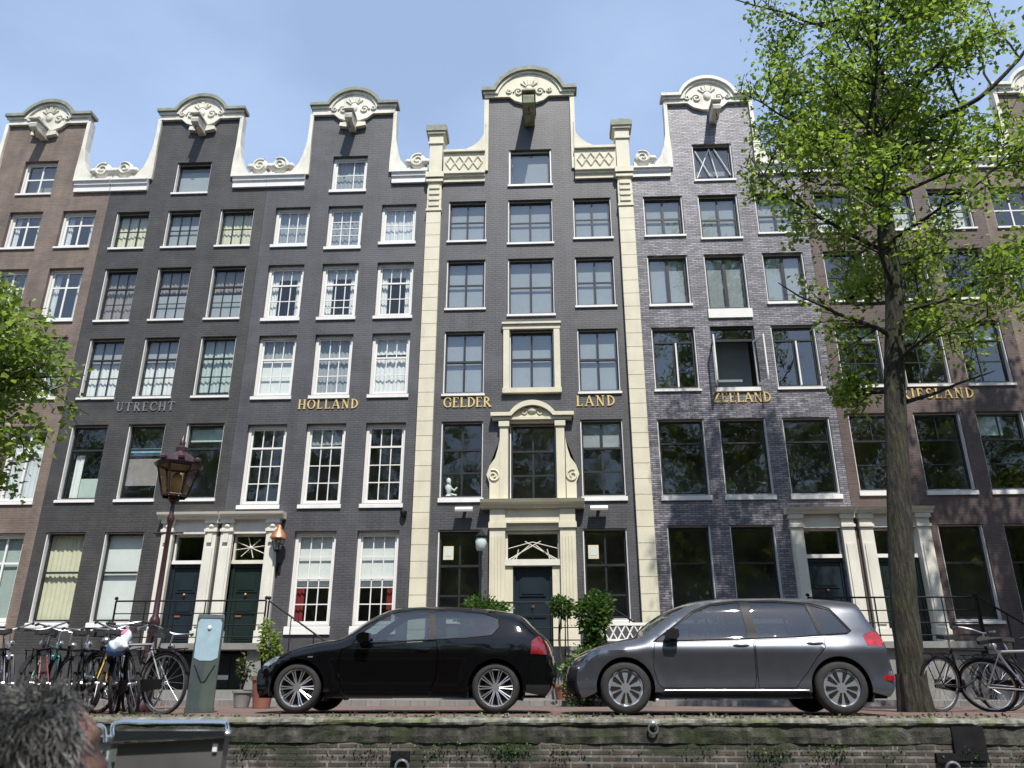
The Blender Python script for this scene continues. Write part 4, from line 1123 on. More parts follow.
def elm_in(p):
    x, y, z = p
    cx = .95 + .03 * (z - 7); R_ = 2.75 if z > 9 else 2.75 - (9 - z) * .30 + (.65 if x > cx else 0)
    if z < 6 and x < -.4: return False
    if z < 5.75 and x > .45: return False
    if x < cx: R_ -= .22
    return z > 4.55 + .25 * abs(x - cx) and ((x - cx) ** 2 + y * y) < R_ * R_
elm, nleaf = tree('elm_tree', 'tall leafy street tree with mossy trunk growing at the quay behind the grey hatchback', 'tree', (TX, TY, 0), trunk, rad, limbs, elm_in, 'leaf', .10, 13, 4)
print('ELM leaves', nleaf)

# its neighbours along the quay, standing just outside the frame
trunk2 = [(0, 0, -.05), (.02, 0, .6), (0, 0, 2.2), (.05, .0, 3.6), (.0, .05, 5.2), (-.1, .0, 6.6), (-.1, .0, 8.5), (0, .05, 10.5), (.1, .1, 13.5), (.1, .15, 18.2)]
rad2 = [.30, .25, .22, .20, .17, .14, .11, .08, .05, .015]
limbs2 = []
for k in range(36):
    z = 4.6 + k * .36; a = k * 2.4 + rr.uniform(-.4, .4)
    limbs2.append((z, (math.cos(a), math.sin(a), .2 + rr.uniform(-.1, .25)), 2.6 * rr.uniform(.8, 1.2), .045))
def in2(p): return p[2] > 4.4 and p[0] ** 2 + p[1] ** 2 < 3.6 ** 2
tree2, n2 = tree('elm_tree', 'leafy street tree standing beyond the right edge, its outer twigs hanging over the brown houses', 'tree', (13.4, 12.4, 0), trunk2, rad2, limbs2, in2, 'leaf', .14, 8, 9)
# young tree whose branch reaches in from the left edge
trunk3 = [(0, 0, -.05), (.0, 0, .8), (.06, 0, 2.2), (.1, .0, 3.6), (.2, .05, 5.0), (.25, .0, 6.2), (.3, .0, 7.2)]
rad3 = [.14, .11, .10, .085, .06, .04, .012]
limbs3 = []
for k in range(20):
    z = 3.0 + k * .19; a = k * 2.4
    limbs3.append((z, (math.cos(a), math.sin(a), .25), 1.9 * rr.uniform(.8, 1.15), .03))
for z, L in ((3.2, 2.2), (4.0, 2.4), (4.7, 2.4), (5.4, 2.1)): limbs3.append((z, (1, rr.uniform(-.3, .3), .25), L, .035))
def in3(p):
    x, y, z = p
    return 3.0 < z < 6.75 and (x - .2) ** 2 + y * y < (2.35 - max(0, z - 5.3) * .75) ** 2
tree3, n3 = tree('maple_tree', 'young bright green tree leaning in from the left edge before the brown house', 'tree', (-10.15, 11.2, 0), trunk3, rad3, limbs3, in3, 'leaf2', .12, 11, 21)
print(n2, n3)

def shrub(name, label, loc, blobs, leafm, n, size, pot=None, seed=1, group=None, stems=True):
    t = thing(name, label, 'shrub' if not pot else 'potted plant', loc, 0, group)
    g = np.random.default_rng(seed); C = []
    tot = sum(b[3] * b[4] * b[5] for b in blobs)
    for (bx, by, bz, rx, ry, rz) in blobs:
        k = int(n * rx * ry * rz / tot)
        d = g.normal(size=(k, 3)); d /= np.linalg.norm(d, axis=1)[:, None]
        rr_ = g.uniform(.0, 1, k) ** .45
        wob = 1 + .18 * np.sin(d[:, 0] * 5 + bx * 9) * np.sin(d[:, 2] * 6 + by) + .1 * g.normal(size=k)
        C.append(np.array([bx, by, bz]) + d * (rr_ * wob)[:, None] * np.array([rx, ry, rz]))
    leaf_mesh('foliage', np.concatenate(C), size, t, M[leafm], seed, .4, .1)
    w = MB(); r = random.Random(seed); z0 = .3 if pot else 0
    for (bx, by, bz, rx, ry, rz) in blobs:
        for k in range(4):
            w.tube([(bx * .3 + r.uniform(-.05, .05), by * .3, z0), (bx * .8 + r.uniform(-.1, .1), by, bz * .6 + z0 * .4), (bx + r.uniform(-.4, .4) * rx, by + r.uniform(-.3, .3) * ry, bz + rz * r.uniform(0, .6))], [.022, .016, .006], 5)
    w.build('stem', M['bark'], t, world=False)
    if pot:
        pr, ph, pm = pot; p = MB()
        p.lathe([(0, 0), (pr * .72, 0), (pr * .98, ph * .86), (pr * 1.08, ph * .87), (pr * 1.08, ph), (pr * .95, ph), (pr * .9, ph * .9), (0, ph * .9)], n=16)
        p.build('pot', M[pm], t, smooth=40, world=False)
    return t
shrub('shrub', 'round clipped green bush showing above the roof of the black car', (-1.42, 17.6, 0), [(0, 0, 1.72, .62, .5, .42), (-.25, .05, 1.2, .5, .4, .5)], 'shrub', 5200, .085, seed=2)
shrub('shrub', 'bright green leafy bush under the ground floor window right of the cream doorcase', (.98, 17.3, 0), [(-.1, 0, 1.75, .34, .3, .42), (.12, .1, 2.0, .26, .25, .3), (-.1, 0, .9, .35, .3, .5)], 'shrub', 2600, .10, seed=3)
shrub('shrub', 'low dark wide bush between the two parked cars', (.75, 16.4, 0), [(0, 0, .62, .50, .4, .38), (.62, .05, .72, .58, .4, .33), (-.2, 0, .35, .35, .3, .35)], 'shrub', 5200, .085, seed=4)
shrub('potted_plant', 'small topiary ball on a thin stem beside the cream doorcase', (.26, 17.9, 0), [(0, 0, 1.98, .26, .26, .22)], 'shrub', 900, .075, pot=(.22, .4, 'terracotta'), seed=5)
shrub('potted_plant', 'small leafy plant in a red pot by the headlight of the black car', (-5.05, 14.6, 0), [(.02, 0, 1.0, .17, .15, .30), (-.08, 0, 1.32, .11, .1, .22), (.16, 0, .92, .13, .12, .16)], 'leaf2', 420, .085, pot=(.20, .52, 'terracotta'), seed=6)
shrub('potted_plant', 'straggly pale plant in a grey pot left of the red pot', (-5.55, 15.0, 0), [(0, 0, .66, .13, .12, .26)], 'ivy', 160, .075, pot=(.17, .28, 'stone'), seed=7)
shrub('potted_plant', 'sparse dark plant in front of the purple house window', (3.5, 17.9, 0), [(0, 0, 1.35, .42, .35, .75), (.5, 0, 1.1, .35, .3, .5)], 'ivy', 1100, .09, pot=(.25, .5, 'stone'), seed=8)
# ------------------------------------------------------------------ parked cars
def inpoly(p, poly):
    x, y = p; c = False; n = len(poly)
    for i in range(n):
        x0, y0 = poly[i]; x1, y1 = poly[(i + 1) % n]
        if (y0 > y) != (y1 > y) and x < (x1 - x0) * (y - y0) / (y1 - y0) + x0: c = not c
    return c

def interp(tab, v):
    if v <= tab[0][0]: return tab[0][1]
    for (a, p), (b, q) in zip(tab, tab[1:]):
        if v <= b:
            t = (v - a) / (b - a); return p + (q - p) * t
    return tab[-1][1]

def smooth_interp(tab, v):
    xs = [t[0] for t in tab]
    if v <= xs[0]: return tab[0][1]
    if v >= xs[-1]: return tab[-1][1]
    for i in range(len(tab) - 1):
        if v <= xs[i + 1]:
            t = (v - xs[i]) / (xs[i + 1] - xs[i])
            p0 = tab[max(i - 1, 0)][1]; p1 = tab[i][1]; p2 = tab[i + 1][1]; p3 = tab[min(i + 2, len(tab) - 1)][1]
            return .5 * (2 * p1 + (p2 - p0) * t + (2 * p0 - 5 * p1 + 4 * p2 - p3) * t * t + (3 * p1 - p0 - 3 * p2 + p3) * t ** 3)

def inset_poly(poly, d):
    n = len(poly); out = []
    area = sum(poly[i][0] * poly[(i + 1) % n][1] - poly[(i + 1) % n][0] * poly[i][1] for i in range(n))
    sg = 1 if area > 0 else -1
    for i in range(n):
        a, b, c = Vector(poly[i - 1]), Vector(poly[i]), Vector(poly[(i + 1) % n])
        e1 = (b - a).normalized(); e2 = (c - b).normalized()
        n1 = Vector((-e1.y, e1.x)) * sg; n2 = Vector((-e2.y, e2.x)) * sg
        m = n1 + n2
        m = m / max(.5, m.dot(n1)) if m.length > 1e-6 else n1
        out.append(tuple(b + m * d))
    return out

def densify(poly, step=.05, closed=True):
    out = []; n = len(poly)
    for i in range(n if closed else n - 1):
        a, b = poly[i], poly[(i + 1) % n]; L = math.hypot(b[0] - a[0], b[1] - a[1]); k = max(1, int(L / step))
        for j in range(k): out.append((a[0] + (b[0] - a[0]) * j / k, a[1] + (b[1] - a[1]) * j / k))
    if not closed: out.append(poly[-1])
    return out

def car(S):
    if S.get('nose'):
        kx = lambda x: x if x >= S['wheels'][0] else S['wheels'][0] - (S['wheels'][0] - x) * S['nose']
        S['top'] = [(kx(q[0]), *q[1:]) for q in S['top']]
        S['regions'] = [(a_, [(kx(q[0]), q[1]) for q in pl_], g_) for a_, pl_, g_ in S['regions']]
    t = thing('parked_car', S['label'], 'car', S['loc'], S['rz'], 'cars parked along the quay')
    L, W0 = S['L'], S['W'] / 2
    top = catmull(S['top'], 7)                     # edge line from the nose bottom over the roof to the tail bottom
    wx = S['wheels']; R_a = S['arch_r']; zs = S['sill']; hub = S['hub']
    def ztop(x):
        zz = [a[1] + (b[1] - a[1]) * (x - a[0]) / (b[0] - a[0]) for a, b in zip(top, top[1:]) if min(a[0], b[0]) <= x <= max(a[0], b[0]) and abs(b[0] - a[0]) > 1e-6]
        return max(zz) if zz else None
    ztab = [(L * i / 120, ztop(L * i / 120) or .7) for i in range(121)]
    f0, f1 = S['taper']
    def half(x, z):
        w = W0
        if x < f0[0]: w *= 1 - f0[1] * ((f0[0] - x) / f0[0]) ** 2.3
        if x > L - f1[0]: w *= 1 - f1[1] * ((x - L + f1[0]) / f1[0]) ** 2.3
        w -= smooth_interp(S['section'], z)
        # wheel arch flares
        for hx in wx:
            r = math.hypot(x - hx, z - hub)
            if r < R_a + .13: w += .016 * max(0, 1 - abs(r - R_a - .02) / .11)
        d = interp(ztab, min(max(x, 0), L)) - z
        if d < .11: w -= S['round'] * (1 - max(0, d) / .11) ** 2
        return max(.02, w)
    # closed outline: over the top, back along the sill with the wheel arches
    arch = lambda hx: [(hx + R_a * math.cos(R(a)), hub + R_a * math.sin(R(a))) for a in range(-8, 189, 7)]
    bot = []
    for hx in sorted(wx, reverse=True):
        bot += [p for p in arch(hx) if p[1] > zs - .02]
    a1 = [p for p in arch(max(wx)) if p[1] > zs]; a0 = [p for p in arch(min(wx)) if p[1] > zs]
    outline = [p[:2] for p in top] + densify([top[-1][:2], a1[0]], .08, False)[1:-1] + a1 + densify([a1[-1], a0[0]], .08, False)[1:-1] + a0 + densify([a0[-1], top[0][:2]], .08, False)[1:-1]
    regions = []                                  # (name, polygon, gap)
    for n_, poly, gap in S['regions']: regions.append((n_, densify(poly, .06), gap))
    V = []; E = []; seen = {}
    def addp(p):
        k = (round(p[0], 4), round(p[1], 4))
        if k not in seen: seen[k] = len(V); V.append(Vector(k))
        return seen[k]
    def addloop(poly):
        ids = [addp(p) for p in poly]
        for a, b in zip(ids, ids[1:] + ids[:1]):
            if a != b: E.append((a, b))
    addloop(outline)
    inner = []
    for n_, poly, gap in regions:
        addloop(poly)
        ip = inset_poly(poly, gap) if gap else poly
        if gap: addloop(ip)
        inner.append(ip)
    gx = .055
    for i in range(int(L / gx)):
        for j in range(int(1.5 / gx)):
            p = (i * gx + .02 * (j % 2), .16 + j * gx)
            if inpoly(p, outline) and all(math.hypot(p[0] - q[0], p[1] - q[1]) > .02 for q in outline[::1]): addp(p)
    vv, ee, ff, *_ = delaunay_2d_cdt(V, E, [], 0, 1e-5)
    parts = {'body': []}
    for f in ff:
        c = (sum(vv[i].x for i in f) / len(f), sum(vv[i].y for i in f) / len(f))
        if not inpoly(c, outline): continue
        tag_ = 'body'
        for (n_, poly, gap), ip in zip(regions, inner):
            if inpoly(c, poly):
                tag_ = n_ if inpoly(c, ip) else None
                if tag_ == 'hole': tag_ = None
                break
        if tag_: parts.setdefault(tag_, []).append(f)
    H = [half(v.x, v.y) for v in vv]
    meshes = {}
    def put(mb, faces, sgn, off=0):
        ids = {}; vs = []; fs = []
        for f in faces:
            g = []
            for i in f:
                if i not in ids: ids[i] = len(vs); vs.append((vv[i].x, sgn * (H[i] + off), vv[i].y))
                g.append(ids[i])
            fs.append(tuple(g if sgn < 0 else g[::-1]))
        mb.add(vs, fs)
    body = MB()
    for s_ in (-1, 1): put(body, parts['body'], s_)
    # centre strip between the two edges
    n = 10; rows = []
    for i, p in enumerate(top):
        x, z = p[0], p[1]; bx, bz = p[2], p[3]; y = half(x, z)
        rows.append([(x + bx * (1 - (j / n) ** 2), y * j / n, z + bz * (1 - abs(j / n) ** 2.4)) for j in range(-n, n + 1)])
    strip = {'body': [], 'windscreen': [], 'rear_window': [], 'headlight': [], 'tail_light': [], 'grille': [], 'bumper_trim': []}
    for i in range(len(rows) - 1):
        xm = (top[i][0] + top[i + 1][0]) / 2; zm = (top[i][1] + top[i + 1][1]) / 2
        for j in range(2 * n):
            v = abs((j + .5 - n) / n)
            strip[S['strip'](xm, zm, v)].append((i, j))
    def put_strip(mb, cells, off=0):
        for i, j in cells: mb.quad(rows[i][j], rows[i][j + 1], rows[i + 1][j + 1], rows[i + 1][j])
    put_strip(body, strip['body'])
    b = body.build('body', S['paint'], t, smooth=38, world=False, weld=.0015)
    def mk(name, mats, cells=(), faces=(), sides=(-1, 1), off=0, parent=None):
        mb = MB()
        put_strip(mb, cells)
        for s_ in sides: put(mb, faces, s_, off)
        return mb.build(name, mats, parent or t, smooth=38, world=False, weld=.001) if mb.v else None
    mk('windscreen', M['carglass'], strip['windscreen']); mk('rear_window', M['carglass'], strip['rear_window'])
    mk('grille', M['plastic'], strip['grille']); mk('bumper_trim', M['plastic'], strip['bumper_trim'])
    for s_ in (-1, 1):
        mb = MB(); put(mb, parts.get('headlight', []), s_)
        put_strip(mb, [c for c in strip['headlight'] if (c[1] < n) == (s_ < 0)])
        if mb.v: mb.build('headlight', S['lampm'], t, smooth=38, world=False, weld=.001)
        mb = MB(); put(mb, parts.get('tail_light', []), s_)
        put_strip(mb, [c for c in strip['tail_light'] if (c[1] < n) == (s_ < 0)])
        if mb.v: mb.build('tail_light', S['tailm'], t, smooth=38, world=False, weld=.001)
        for k in [q for q in parts if q.startswith('door')]:
            d = mk('door', S['paint'], (), parts[k], (s_,))
            hx, hz = S['handles'][k]; hb = MB(); y = half(hx, hz)
            hb.ball((hx, s_ * (y + .006), hz), (.105, .018, .02), 10, 6); hb.mi = 1
            hb.ball((hx - .01, s_ * (y - .012), hz - .012), (.075, .016, .028), 10, 6)
            hb.build('handle', [S['paint'], M['plastic']], d, smooth=50, world=False)
        for k in [q for q in parts if q.startswith('window')]:
            mk('side_window', M['carglass'], (), parts[k], (s_,), -.008)
        for k in [q for q in parts if q.startswith('trim')]:
            mk('lower_trim', M['plastic'], (), parts[k], (s_,), -.003)
        if 'pillar' in parts: mk('window_pillar', M['plastic'], (), parts['pillar'], (s_,), .001)
        # window surround line
        tr = MB()
        pl = S['dlo']; dn = densify(pl, .05)
        tr.tube([(p[0], s_ * (half(*p) + .002), p[1]) for p in dn], .0085, 5, closed=True)
        tr.build('window_trim', S['trimm'], t, smooth=50, world=False)
        # mirror
        mx, mz = S['mirror']; mm = MB(); y = half(mx, mz - .05)
        mm.prism([(mx - .06, mz - .06), (mx + .07, mz - .065), (mx + .10, mz - .03), (mx + .095, mz + .05), (mx + .02, mz + .065), (mx - .05, mz + .045), (mx - .08, mz)], s_ * (y + .05), s_ * (y + .18))
        mm.box(mx, mx + .06, *sorted((s_ * (y - .03), s_ * (y + .06))), mz - .08, mz - .04)
        mm.build('wing_mirror', S['mirrorm'], t, world=False)
    # sill strip, wheel wells, floor, interior
    if S.get('strip_bright'):
        x0, x1, z0 = S['strip_bright']; sb = MB()
        for s_ in (-1, 1):
            sb.tube([(x0 + (x1 - x0) * i / 20, s_ * (half(x0 + (x1 - x0) * i / 20, z0) + .008), z0) for i in range(21)], .0065, 6)
        sb.build('sill_strip', M['chrome'], t, smooth=60, world=False)
    ub = MB(); ub.box(.18, L - .18, -W0 + .22, W0 - .22, .19, .22)
    for hx in wx:
        ao = [(hx + (R_a + .03) * math.cos(R(a)), hub + (R_a + .03) * math.sin(R(a))) for a in range(-25, 206, 11)]
        ai = [(hx + (R_a + .012) * math.cos(R(a)), hub + (R_a + .012) * math.sin(R(a))) for a in range(-25, 206, 11)]
        for s_ in (-1, 1):
            ub.band(ao, ai, *sorted((s_ * (W0 - .36), s_ * (W0 - .07))))
            ub.prism(ai, *sorted((s_ * (W0 - .36), s_ * (W0 - .33))))
    for s_ in (-1, 1): ub.box(min(wx) + R_a, max(wx) - R_a, *sorted((s_ * (W0 - .30), s_ * (W0 - .07))), .19, .40)
    ub.build('underbody', M['plastic'], t, world=False)
    it = MB(); zb = S['belt']; x0, x1 = S['cabin']
    it.box(x0 - .25, x1 + .1, -W0 + .16, W0 - .16, .3, .36); it.box(x0 - .35, x0 + .05, -W0 + .2, W0 - .2, .36, zb - .06)
    for sx in (x0 + .75, x0 + 1.62):
        ys = (-.38, .38) if sx < x0 + 1 else (-.42, 0, .42)
        for y in ys:
            it.prism([(sx - .45, .42), (sx + .1, .42), (sx + .1, .55), (sx - .45, .58)], y - .22, y + .22)
            it.prism([(sx, .5), (sx + .16, .5), (sx + .34, zb + .16), (sx + .25, zb + .20)], y - .21, y + .21)
            it.prism([(sx + .27, zb + .22), (sx + .36, zb + .20), (sx + .38, zb + .40), (sx + .30, zb + .42)], y - .12, y + .12)
    it.lathe([(.17, -.012), (.19, 0), (.17, .012), (.165, 0)], (x0 + .33, -.38, zb + .0), 'x', 20, closed=True)
    it.build('seat_interior', M['seat'], t, world=False)
    # wheels
    for hx in wx:
        for s_ in (-1, 1):
            yo = W0 - .025; rt = S['tyre_r']; rr_ = S['rim_r']
            w = MB()
            w.lathe([(rr_, s_ * (yo - .02)), (rr_ + .012, s_ * (yo - .004)), (rt - .05, s_ * yo), (rt - .016, s_ * (yo - .018)), (rt, s_ * (yo - .05)), (rt, s_ * (yo - .16)), (rt - .02, s_ * (yo - .20)), (rr_, s_ * (yo - .205))], (hx, 0, rt), 'y', 40, closed=True)
            wh = w.build('wheel', M['rubber'], t, smooth=40, world=False)
            r2 = MB(); cy = s_ * (yo - .03)
            r2.lathe([(rr_ - .022, cy - s_ * .10), (rr_ - .014, cy - s_ * .01), (rr_ + .004, cy + s_ * .014), (rr_ + .004, cy - s_ * .12)], (hx, 0, rt), 'y', 40, closed=True)
            r2.lathe([(0, cy + s_ * .0), (.052, cy - s_ * .002), (.062, cy - s_ * .03), (.062, cy - s_ * .06)], (hx, 0, rt), 'y', 16)
            r2.mi = 1
            r2.lathe([(0, cy - s_ * .085), (rr_ - .015, cy - s_ * .09), (rr_ - .015, cy - s_ * .12), (0, cy - s_ * .12)], (hx, 0, rt), 'y', 30)
            r2.lathe([(0, cy - s_ * .058), (.13, cy - s_ * .06), (.13, cy - s_ * .075), (0, cy - s_ * .08)], (hx, 0, rt), 'y', 20)
            r2.mi = 0
            S['spokes'](r2, hx, rt, cy, s_, rr_)
            r2.build('rim', [S['rimm'], M['plastic']], wh, smooth=30, world=False)
    return t

M['seat'] = paint('dark_upholstery', (.03, .03, .032), .8, .2, 6)
M['paint_black'] = carpaint('black_car_paint', (.003, .003, .0034), 0, .5, .0)
M['paint_grey'] = carpaint('grey_metallic_car_paint', (.098, .104, .122), .7, .38)
M['lamp_clear'] = paint('headlamp_lens', (.30, .33, .36), .08, .6, 14, metallic=.6, coat=1)
M['lamp_dark'] = paint('smoked_headlamp_lens', (.06, .075, .095), .06, .7, 14, metallic=.5, coat=1)
M['tail_red'] = paint('red_tail_lens', (.32, .012, .014), .12, .5, 11, coat=1)
M['tail_deep'] = paint('deep_red_tail_lens', (.16, .010, .016), .12, .5, 11, coat=1)
M['rim_silver'] = paint('silver_alloy', (.62, .63, .65), .28, .06, 9, metallic=.85)
M['rim_two'] = paint('polished_alloy', (.66, .70, .76), .22, .08, 9, metallic=.8)

def spokes_multi(mb, hx, rt, cy, s_, rr_):
    for k in range(10):
        for off in (-.085, .085):
            a = 2 * PI * k / 10 + off; a2 = 2 * PI * k / 10 + off * .45
            p = [(hx + .045 * math.cos(a2 + off), cy - s_ * .008, rt + .045 * math.sin(a2 + off)), (hx + rr_ * .6 * math.cos(a), cy - s_ * .006, rt + rr_ * .6 * math.sin(a)), (hx + (rr_ - .008) * math.cos(a), cy - s_ * .004, rt + (rr_ - .008) * math.sin(a))]
            mb.tube(p, [.009, .0075, .009], 5)
def spokes_five(mb, hx, rt, cy, s_, rr_):
    # full silver face with five pairs of black pockets
    mb.lathe([(.0, cy + s_ * .002), (.06, cy + s_ * .001), (rr_ * .6, cy - s_ * .004), (rr_ - .01, cy - s_ * .006), (rr_ - .01, cy - s_ * .03), (0, cy - s_ * .03)], (hx, 0, rt), 'y', 40)
    c = Vector((hx, 0, rt)); mb.mi = 1
    for k in range(5):
        for sg in (-1, 1):
            a = 2 * PI * k / 5 - PI / 2 + sg * .27
            d = Vector((math.cos(a), 0, math.sin(a))); q = Vector((-math.sin(a), 0, math.cos(a)))
            pts = [c + d * .062 - q * .008, c + d * .062 + q * .010, c + d * (rr_ - .035) + q * .026, c + d * (rr_ - .022) - q * .0, c + d * (rr_ - .035) - q * .026]
            vs = [tuple(p + Vector((0, cy + s_ * .005, 0))) for p in pts] + [tuple(p + Vector((0, cy - s_ * .02, 0))) for p in pts]
            n = len(pts); mb.add(vs, [tuple(range(n)), tuple(range(2 * n - 1, n - 1, -1))] + [(i, (i + 1) % n, n + (i + 1) % n, n + i) for i in range(n)])
    mb.mi = 0

# black three-door hatchback, nose to the left -------------------------------------------
def strip_b(x, z, v):
    if 1.16 < x < 1.86 and .96 < z and v < .90: return 'windscreen'
    if 3.70 < x < 4.02 and z > 1.0 and v < .86: return 'rear_window'
    if x < .5 and .52 < z < .69 and v > .55: return 'headlight'
    if x < .3 and .50 < z < .66 and v < .34: return 'grille'
    if x < .3 and .22 < z < .38 and v < .8: return 'bumper_trim'
    if x > 4.0 and .72 < z < .94 and v > .66: return 'tail_light'
    return 'body'
dlo_b = [(1.44, .885), (1.58, 1.04), (1.82, 1.235), (1.98, 1.325), (2.25, 1.352), (2.75, 1.348), (3.20, 1.305), (3.42, 1.225), (3.44, 1.10), (3.34, .99), (3.0, .958), (2.2, .915)]
bmw = car(dict(label='black three-door hatchback with multi-spoke silver wheels, parked at the quay', loc=(-4.165, 11.98, 0), rz=R(1.5), nose=.93, L=4.24, W=1.75,
    top=[(.17, .20, -.10, 0), (.12, .30, -.13, 0), (.10, .45, -.13, .0), (.13, .56, -.12, 0), (.20, .64, -.12, .0), (.34, .705, -.06, .02), (.62, .80, 0, .055), (.95, .885, 0, .055), (1.20, .925, -.02, .055), (1.38, .99, -.13, .05), (1.60, 1.15, -.13, .05), (1.82, 1.285, -.10, .05), (2.0, 1.352, -.05, .045), (2.35, 1.382, 0, .04), (2.8, 1.378, 0, .04), (3.25, 1.345, 0, .04), (3.58, 1.29, .03, .04), (3.72, 1.25, .05, .03), (3.86, 1.12, .05, .03), (3.99, .99, .07, .02), (4.06, .92, .08, .01), (4.10, .80, .09, 0), (4.12, .70, .10, 0), (4.155, .62, .08, 0), (4.17, .48, .07, 0), (4.14, .32, .06, 0), (4.06, .21, .04, 0)],
    wheels=(.735, 3.395), arch_r=.365, sill=.175, hub=.316, tyre_r=.318, rim_r=.235, taper=((.85, .24), (.75, .17)), round=.075,
    section=[(.15, .075), (.25, .035), (.36, .030), (.50, .020), (.62, .010), (.74, .0), (.80, .004), (.90, .03), (.96, .05), (1.10, .115), (1.25, .19), (1.40, .27)],
    regions=[('window_f', inset_poly([(1.44, .885), (1.58, 1.04), (1.82, 1.235), (1.98, 1.315), (2.25, 1.342), (2.45, 1.342), (2.51, .928), (2.2, .915)], .012), 0),
             ('window_r', inset_poly([(2.52, 1.342), (2.75, 1.340), (3.20, 1.305), (3.42, 1.225), (3.44, 1.10), (3.34, .99), (3.0, .958), (2.58, .935)], .012), 0),
             ('pillar', list(dlo_b), 0),
             ('door_f', [(1.30, .80), (1.27, .55), (1.32, .33), (1.40, .27), (2.52, .27), (2.60, .45), (2.62, .80), (2.585, .918), (2.2, .90), (1.44, .868)], .009),
             ('headlight', [(.16, .60), (.20, .655), (.36, .715), (.44, .72), (.40, .655), (.27, .585)], .002),
             ('tail_light', [(3.86, .745), (3.88, .92), (3.98, .985), (4.03, .93), (4.09, .80), (4.085, .735)], .002),
             ('trim_r', [(3.80, .24), (3.80, .36), (4.13, .36), (4.11, .27), (4.02, .235)], 0)],
    dlo=dlo_b, handles={'door_f': (2.43, .80)}, mirror=(1.60, .955), belt=.92, cabin=(1.45, 3.4),
    paint=M['paint_black'], lampm=M['lamp_clear'], tailm=M['tail_deep'], trimm=M['plastic'], mirrorm=M['paint_black'], rimm=M['rim_silver'], spokes=spokes_multi, strip=strip_b))
k = MB(); k.box(.86, .93, -.885, -.862, .70, .715); k.build('side_indicator', M['lamp_clear'], bmw, world=False)

# grey five-door hatchback ---------------------------------------------------------------
def strip_g(x, z, v):
    if 1.10 < x < 1.80 and .97 < z and v < .90: return 'windscreen'
    if 3.86 < x < 4.10 and z > 1.02 and v < .84: return 'rear_window'
    if x < .5 and .60 < z < .73 and v > .5: return 'headlight'
    if x < .3 and .60 < z < .69 and v <= .5: return 'grille'
    if x < .3 and .22 < z < .40 and v < .9: return 'bumper_trim'
    if x > 4.0 and .80 < z < .96 and v > .62: return 'tail_light'
    return 'body'
dlo_g = [(1.24, .868), (1.46, 1.02), (1.78, 1.255), (2.02, 1.345), (2.35, 1.385), (2.85, 1.385), (3.30, 1.345), (3.52, 1.27), (3.72, .99), (3.66, .955), (3.0, .915), (2.2, .89)]
golf = car(dict(label='grey metallic five-door hatchback with five-spoke two-tone wheels, parked by the tree trunk', loc=(.10, 11.58, 0), rz=R(-2.5), nose=.80, L=4.26, W=1.80,
    top=[(.20, .19, -.13, 0), (.13, .28, -.16, 0), (.10, .42, -.16, .0), (.12, .54, -.15, 0), (.16, .62, -.15, .0), (.26, .71, -.11, .02), (.46, .795, -.02, .045), (.78, .86, 0, .05), (1.02, .90, -.02, .05), (1.10, .925, -.05, .05), (1.28, 1.03, -.14, .05), (1.52, 1.195, -.14, .05), (1.78, 1.325, -.10, .05), (2.0, 1.395, -.05, .04), (2.35, 1.418, 0, .03), (2.8, 1.420, 0, .03), (3.3, 1.408, 0, .03), (3.72, 1.372, .03, .03), (3.90, 1.335, .05, .03), (3.97, 1.17, .05, .02), (4.07, 1.0, .06, .01), (4.11, .93, .07, .01), (4.14, .80, .08, 0), (4.15, .70, .09, 0), (4.17, .62, .08, 0), (4.19, .48, .07, 0), (4.16, .32, .06, 0), (4.08, .21, .04, 0)],
    wheels=(.865, 3.50), arch_r=.365, sill=.175, hub=.316, tyre_r=.318, rim_r=.215, taper=((.85, .24), (.75, .15)), round=.075,
    section=[(.15, .075), (.24, .04), (.34, .032), (.40, .040), (.50, .036), (.62, .022), (.755, .0), (.765, -.002), (.785, .006), (.86, .040), (.93, .075), (1.10, .13), (1.25, .19), (1.42, .28)],
    regions=[('window_f', inset_poly([(1.24, .868), (1.46, 1.02), (1.78, 1.24), (2.02, 1.335), (2.35, 1.375), (2.41, 1.375), (2.45, .897), (2.2, .89)], .014), 0),
             ('window_m', inset_poly([(2.51, 1.375), (2.85, 1.375), (3.24, 1.342), (3.33, .932), (2.55, .902)], .012), 0),
             ('window_r', inset_poly([(3.26, 1.338), (3.52, 1.26), (3.71, .99), (3.66, .958), (3.35, .935)], .012), 0),
             ('pillar', [(q[0], q[1]) for q in dlo_g], 0),
             ('door_f', [(1.24, .80), (1.22, .55), (1.27, .36), (1.33, .31), (2.46, .31), (2.49, .45), (2.49, .87), (2.46, .882), (2.2, .875), (1.25, .852)], .008),
             ('door_r', [(2.50, .31), (2.95, .31), (3.12, .50), (3.24, .66), (3.36, .78), (3.38, .918), (3.0, .90), (2.50, .884)], .008),
             ('headlight', [(.14, .615), (.20, .69), (.40, .765), (.50, .765), (.42, .70), (.28, .625)], .002),
             ('tail_light', [(3.88, .80), (3.86, .93), (3.98, .985), (4.10, .955), (4.135, .83), (4.10, .80)], .002)],
    dlo=dlo_g, handles={'door_f': (2.33, .815), 'door_r': (3.24, .835)}, mirror=(1.46, .955), belt=.93, cabin=(1.45, 3.5), strip_bright=(1.35, 3.1, .285),
    paint=M['paint_grey'], lampm=M['lamp_dark'], tailm=M['tail_red'], trimm=M['plastic'], mirrorm=M['plastic'], rimm=M['rim_two'], spokes=spokes_five, strip=strip_g))
k = MB(); k.tube([(.27, -.72, .40), (.39, -.80, .42), (.40, -.80, .31), (.29, -.70, .29)], .012, 6, closed=True); k.build('running_light', M['chrome'], golf, world=False)
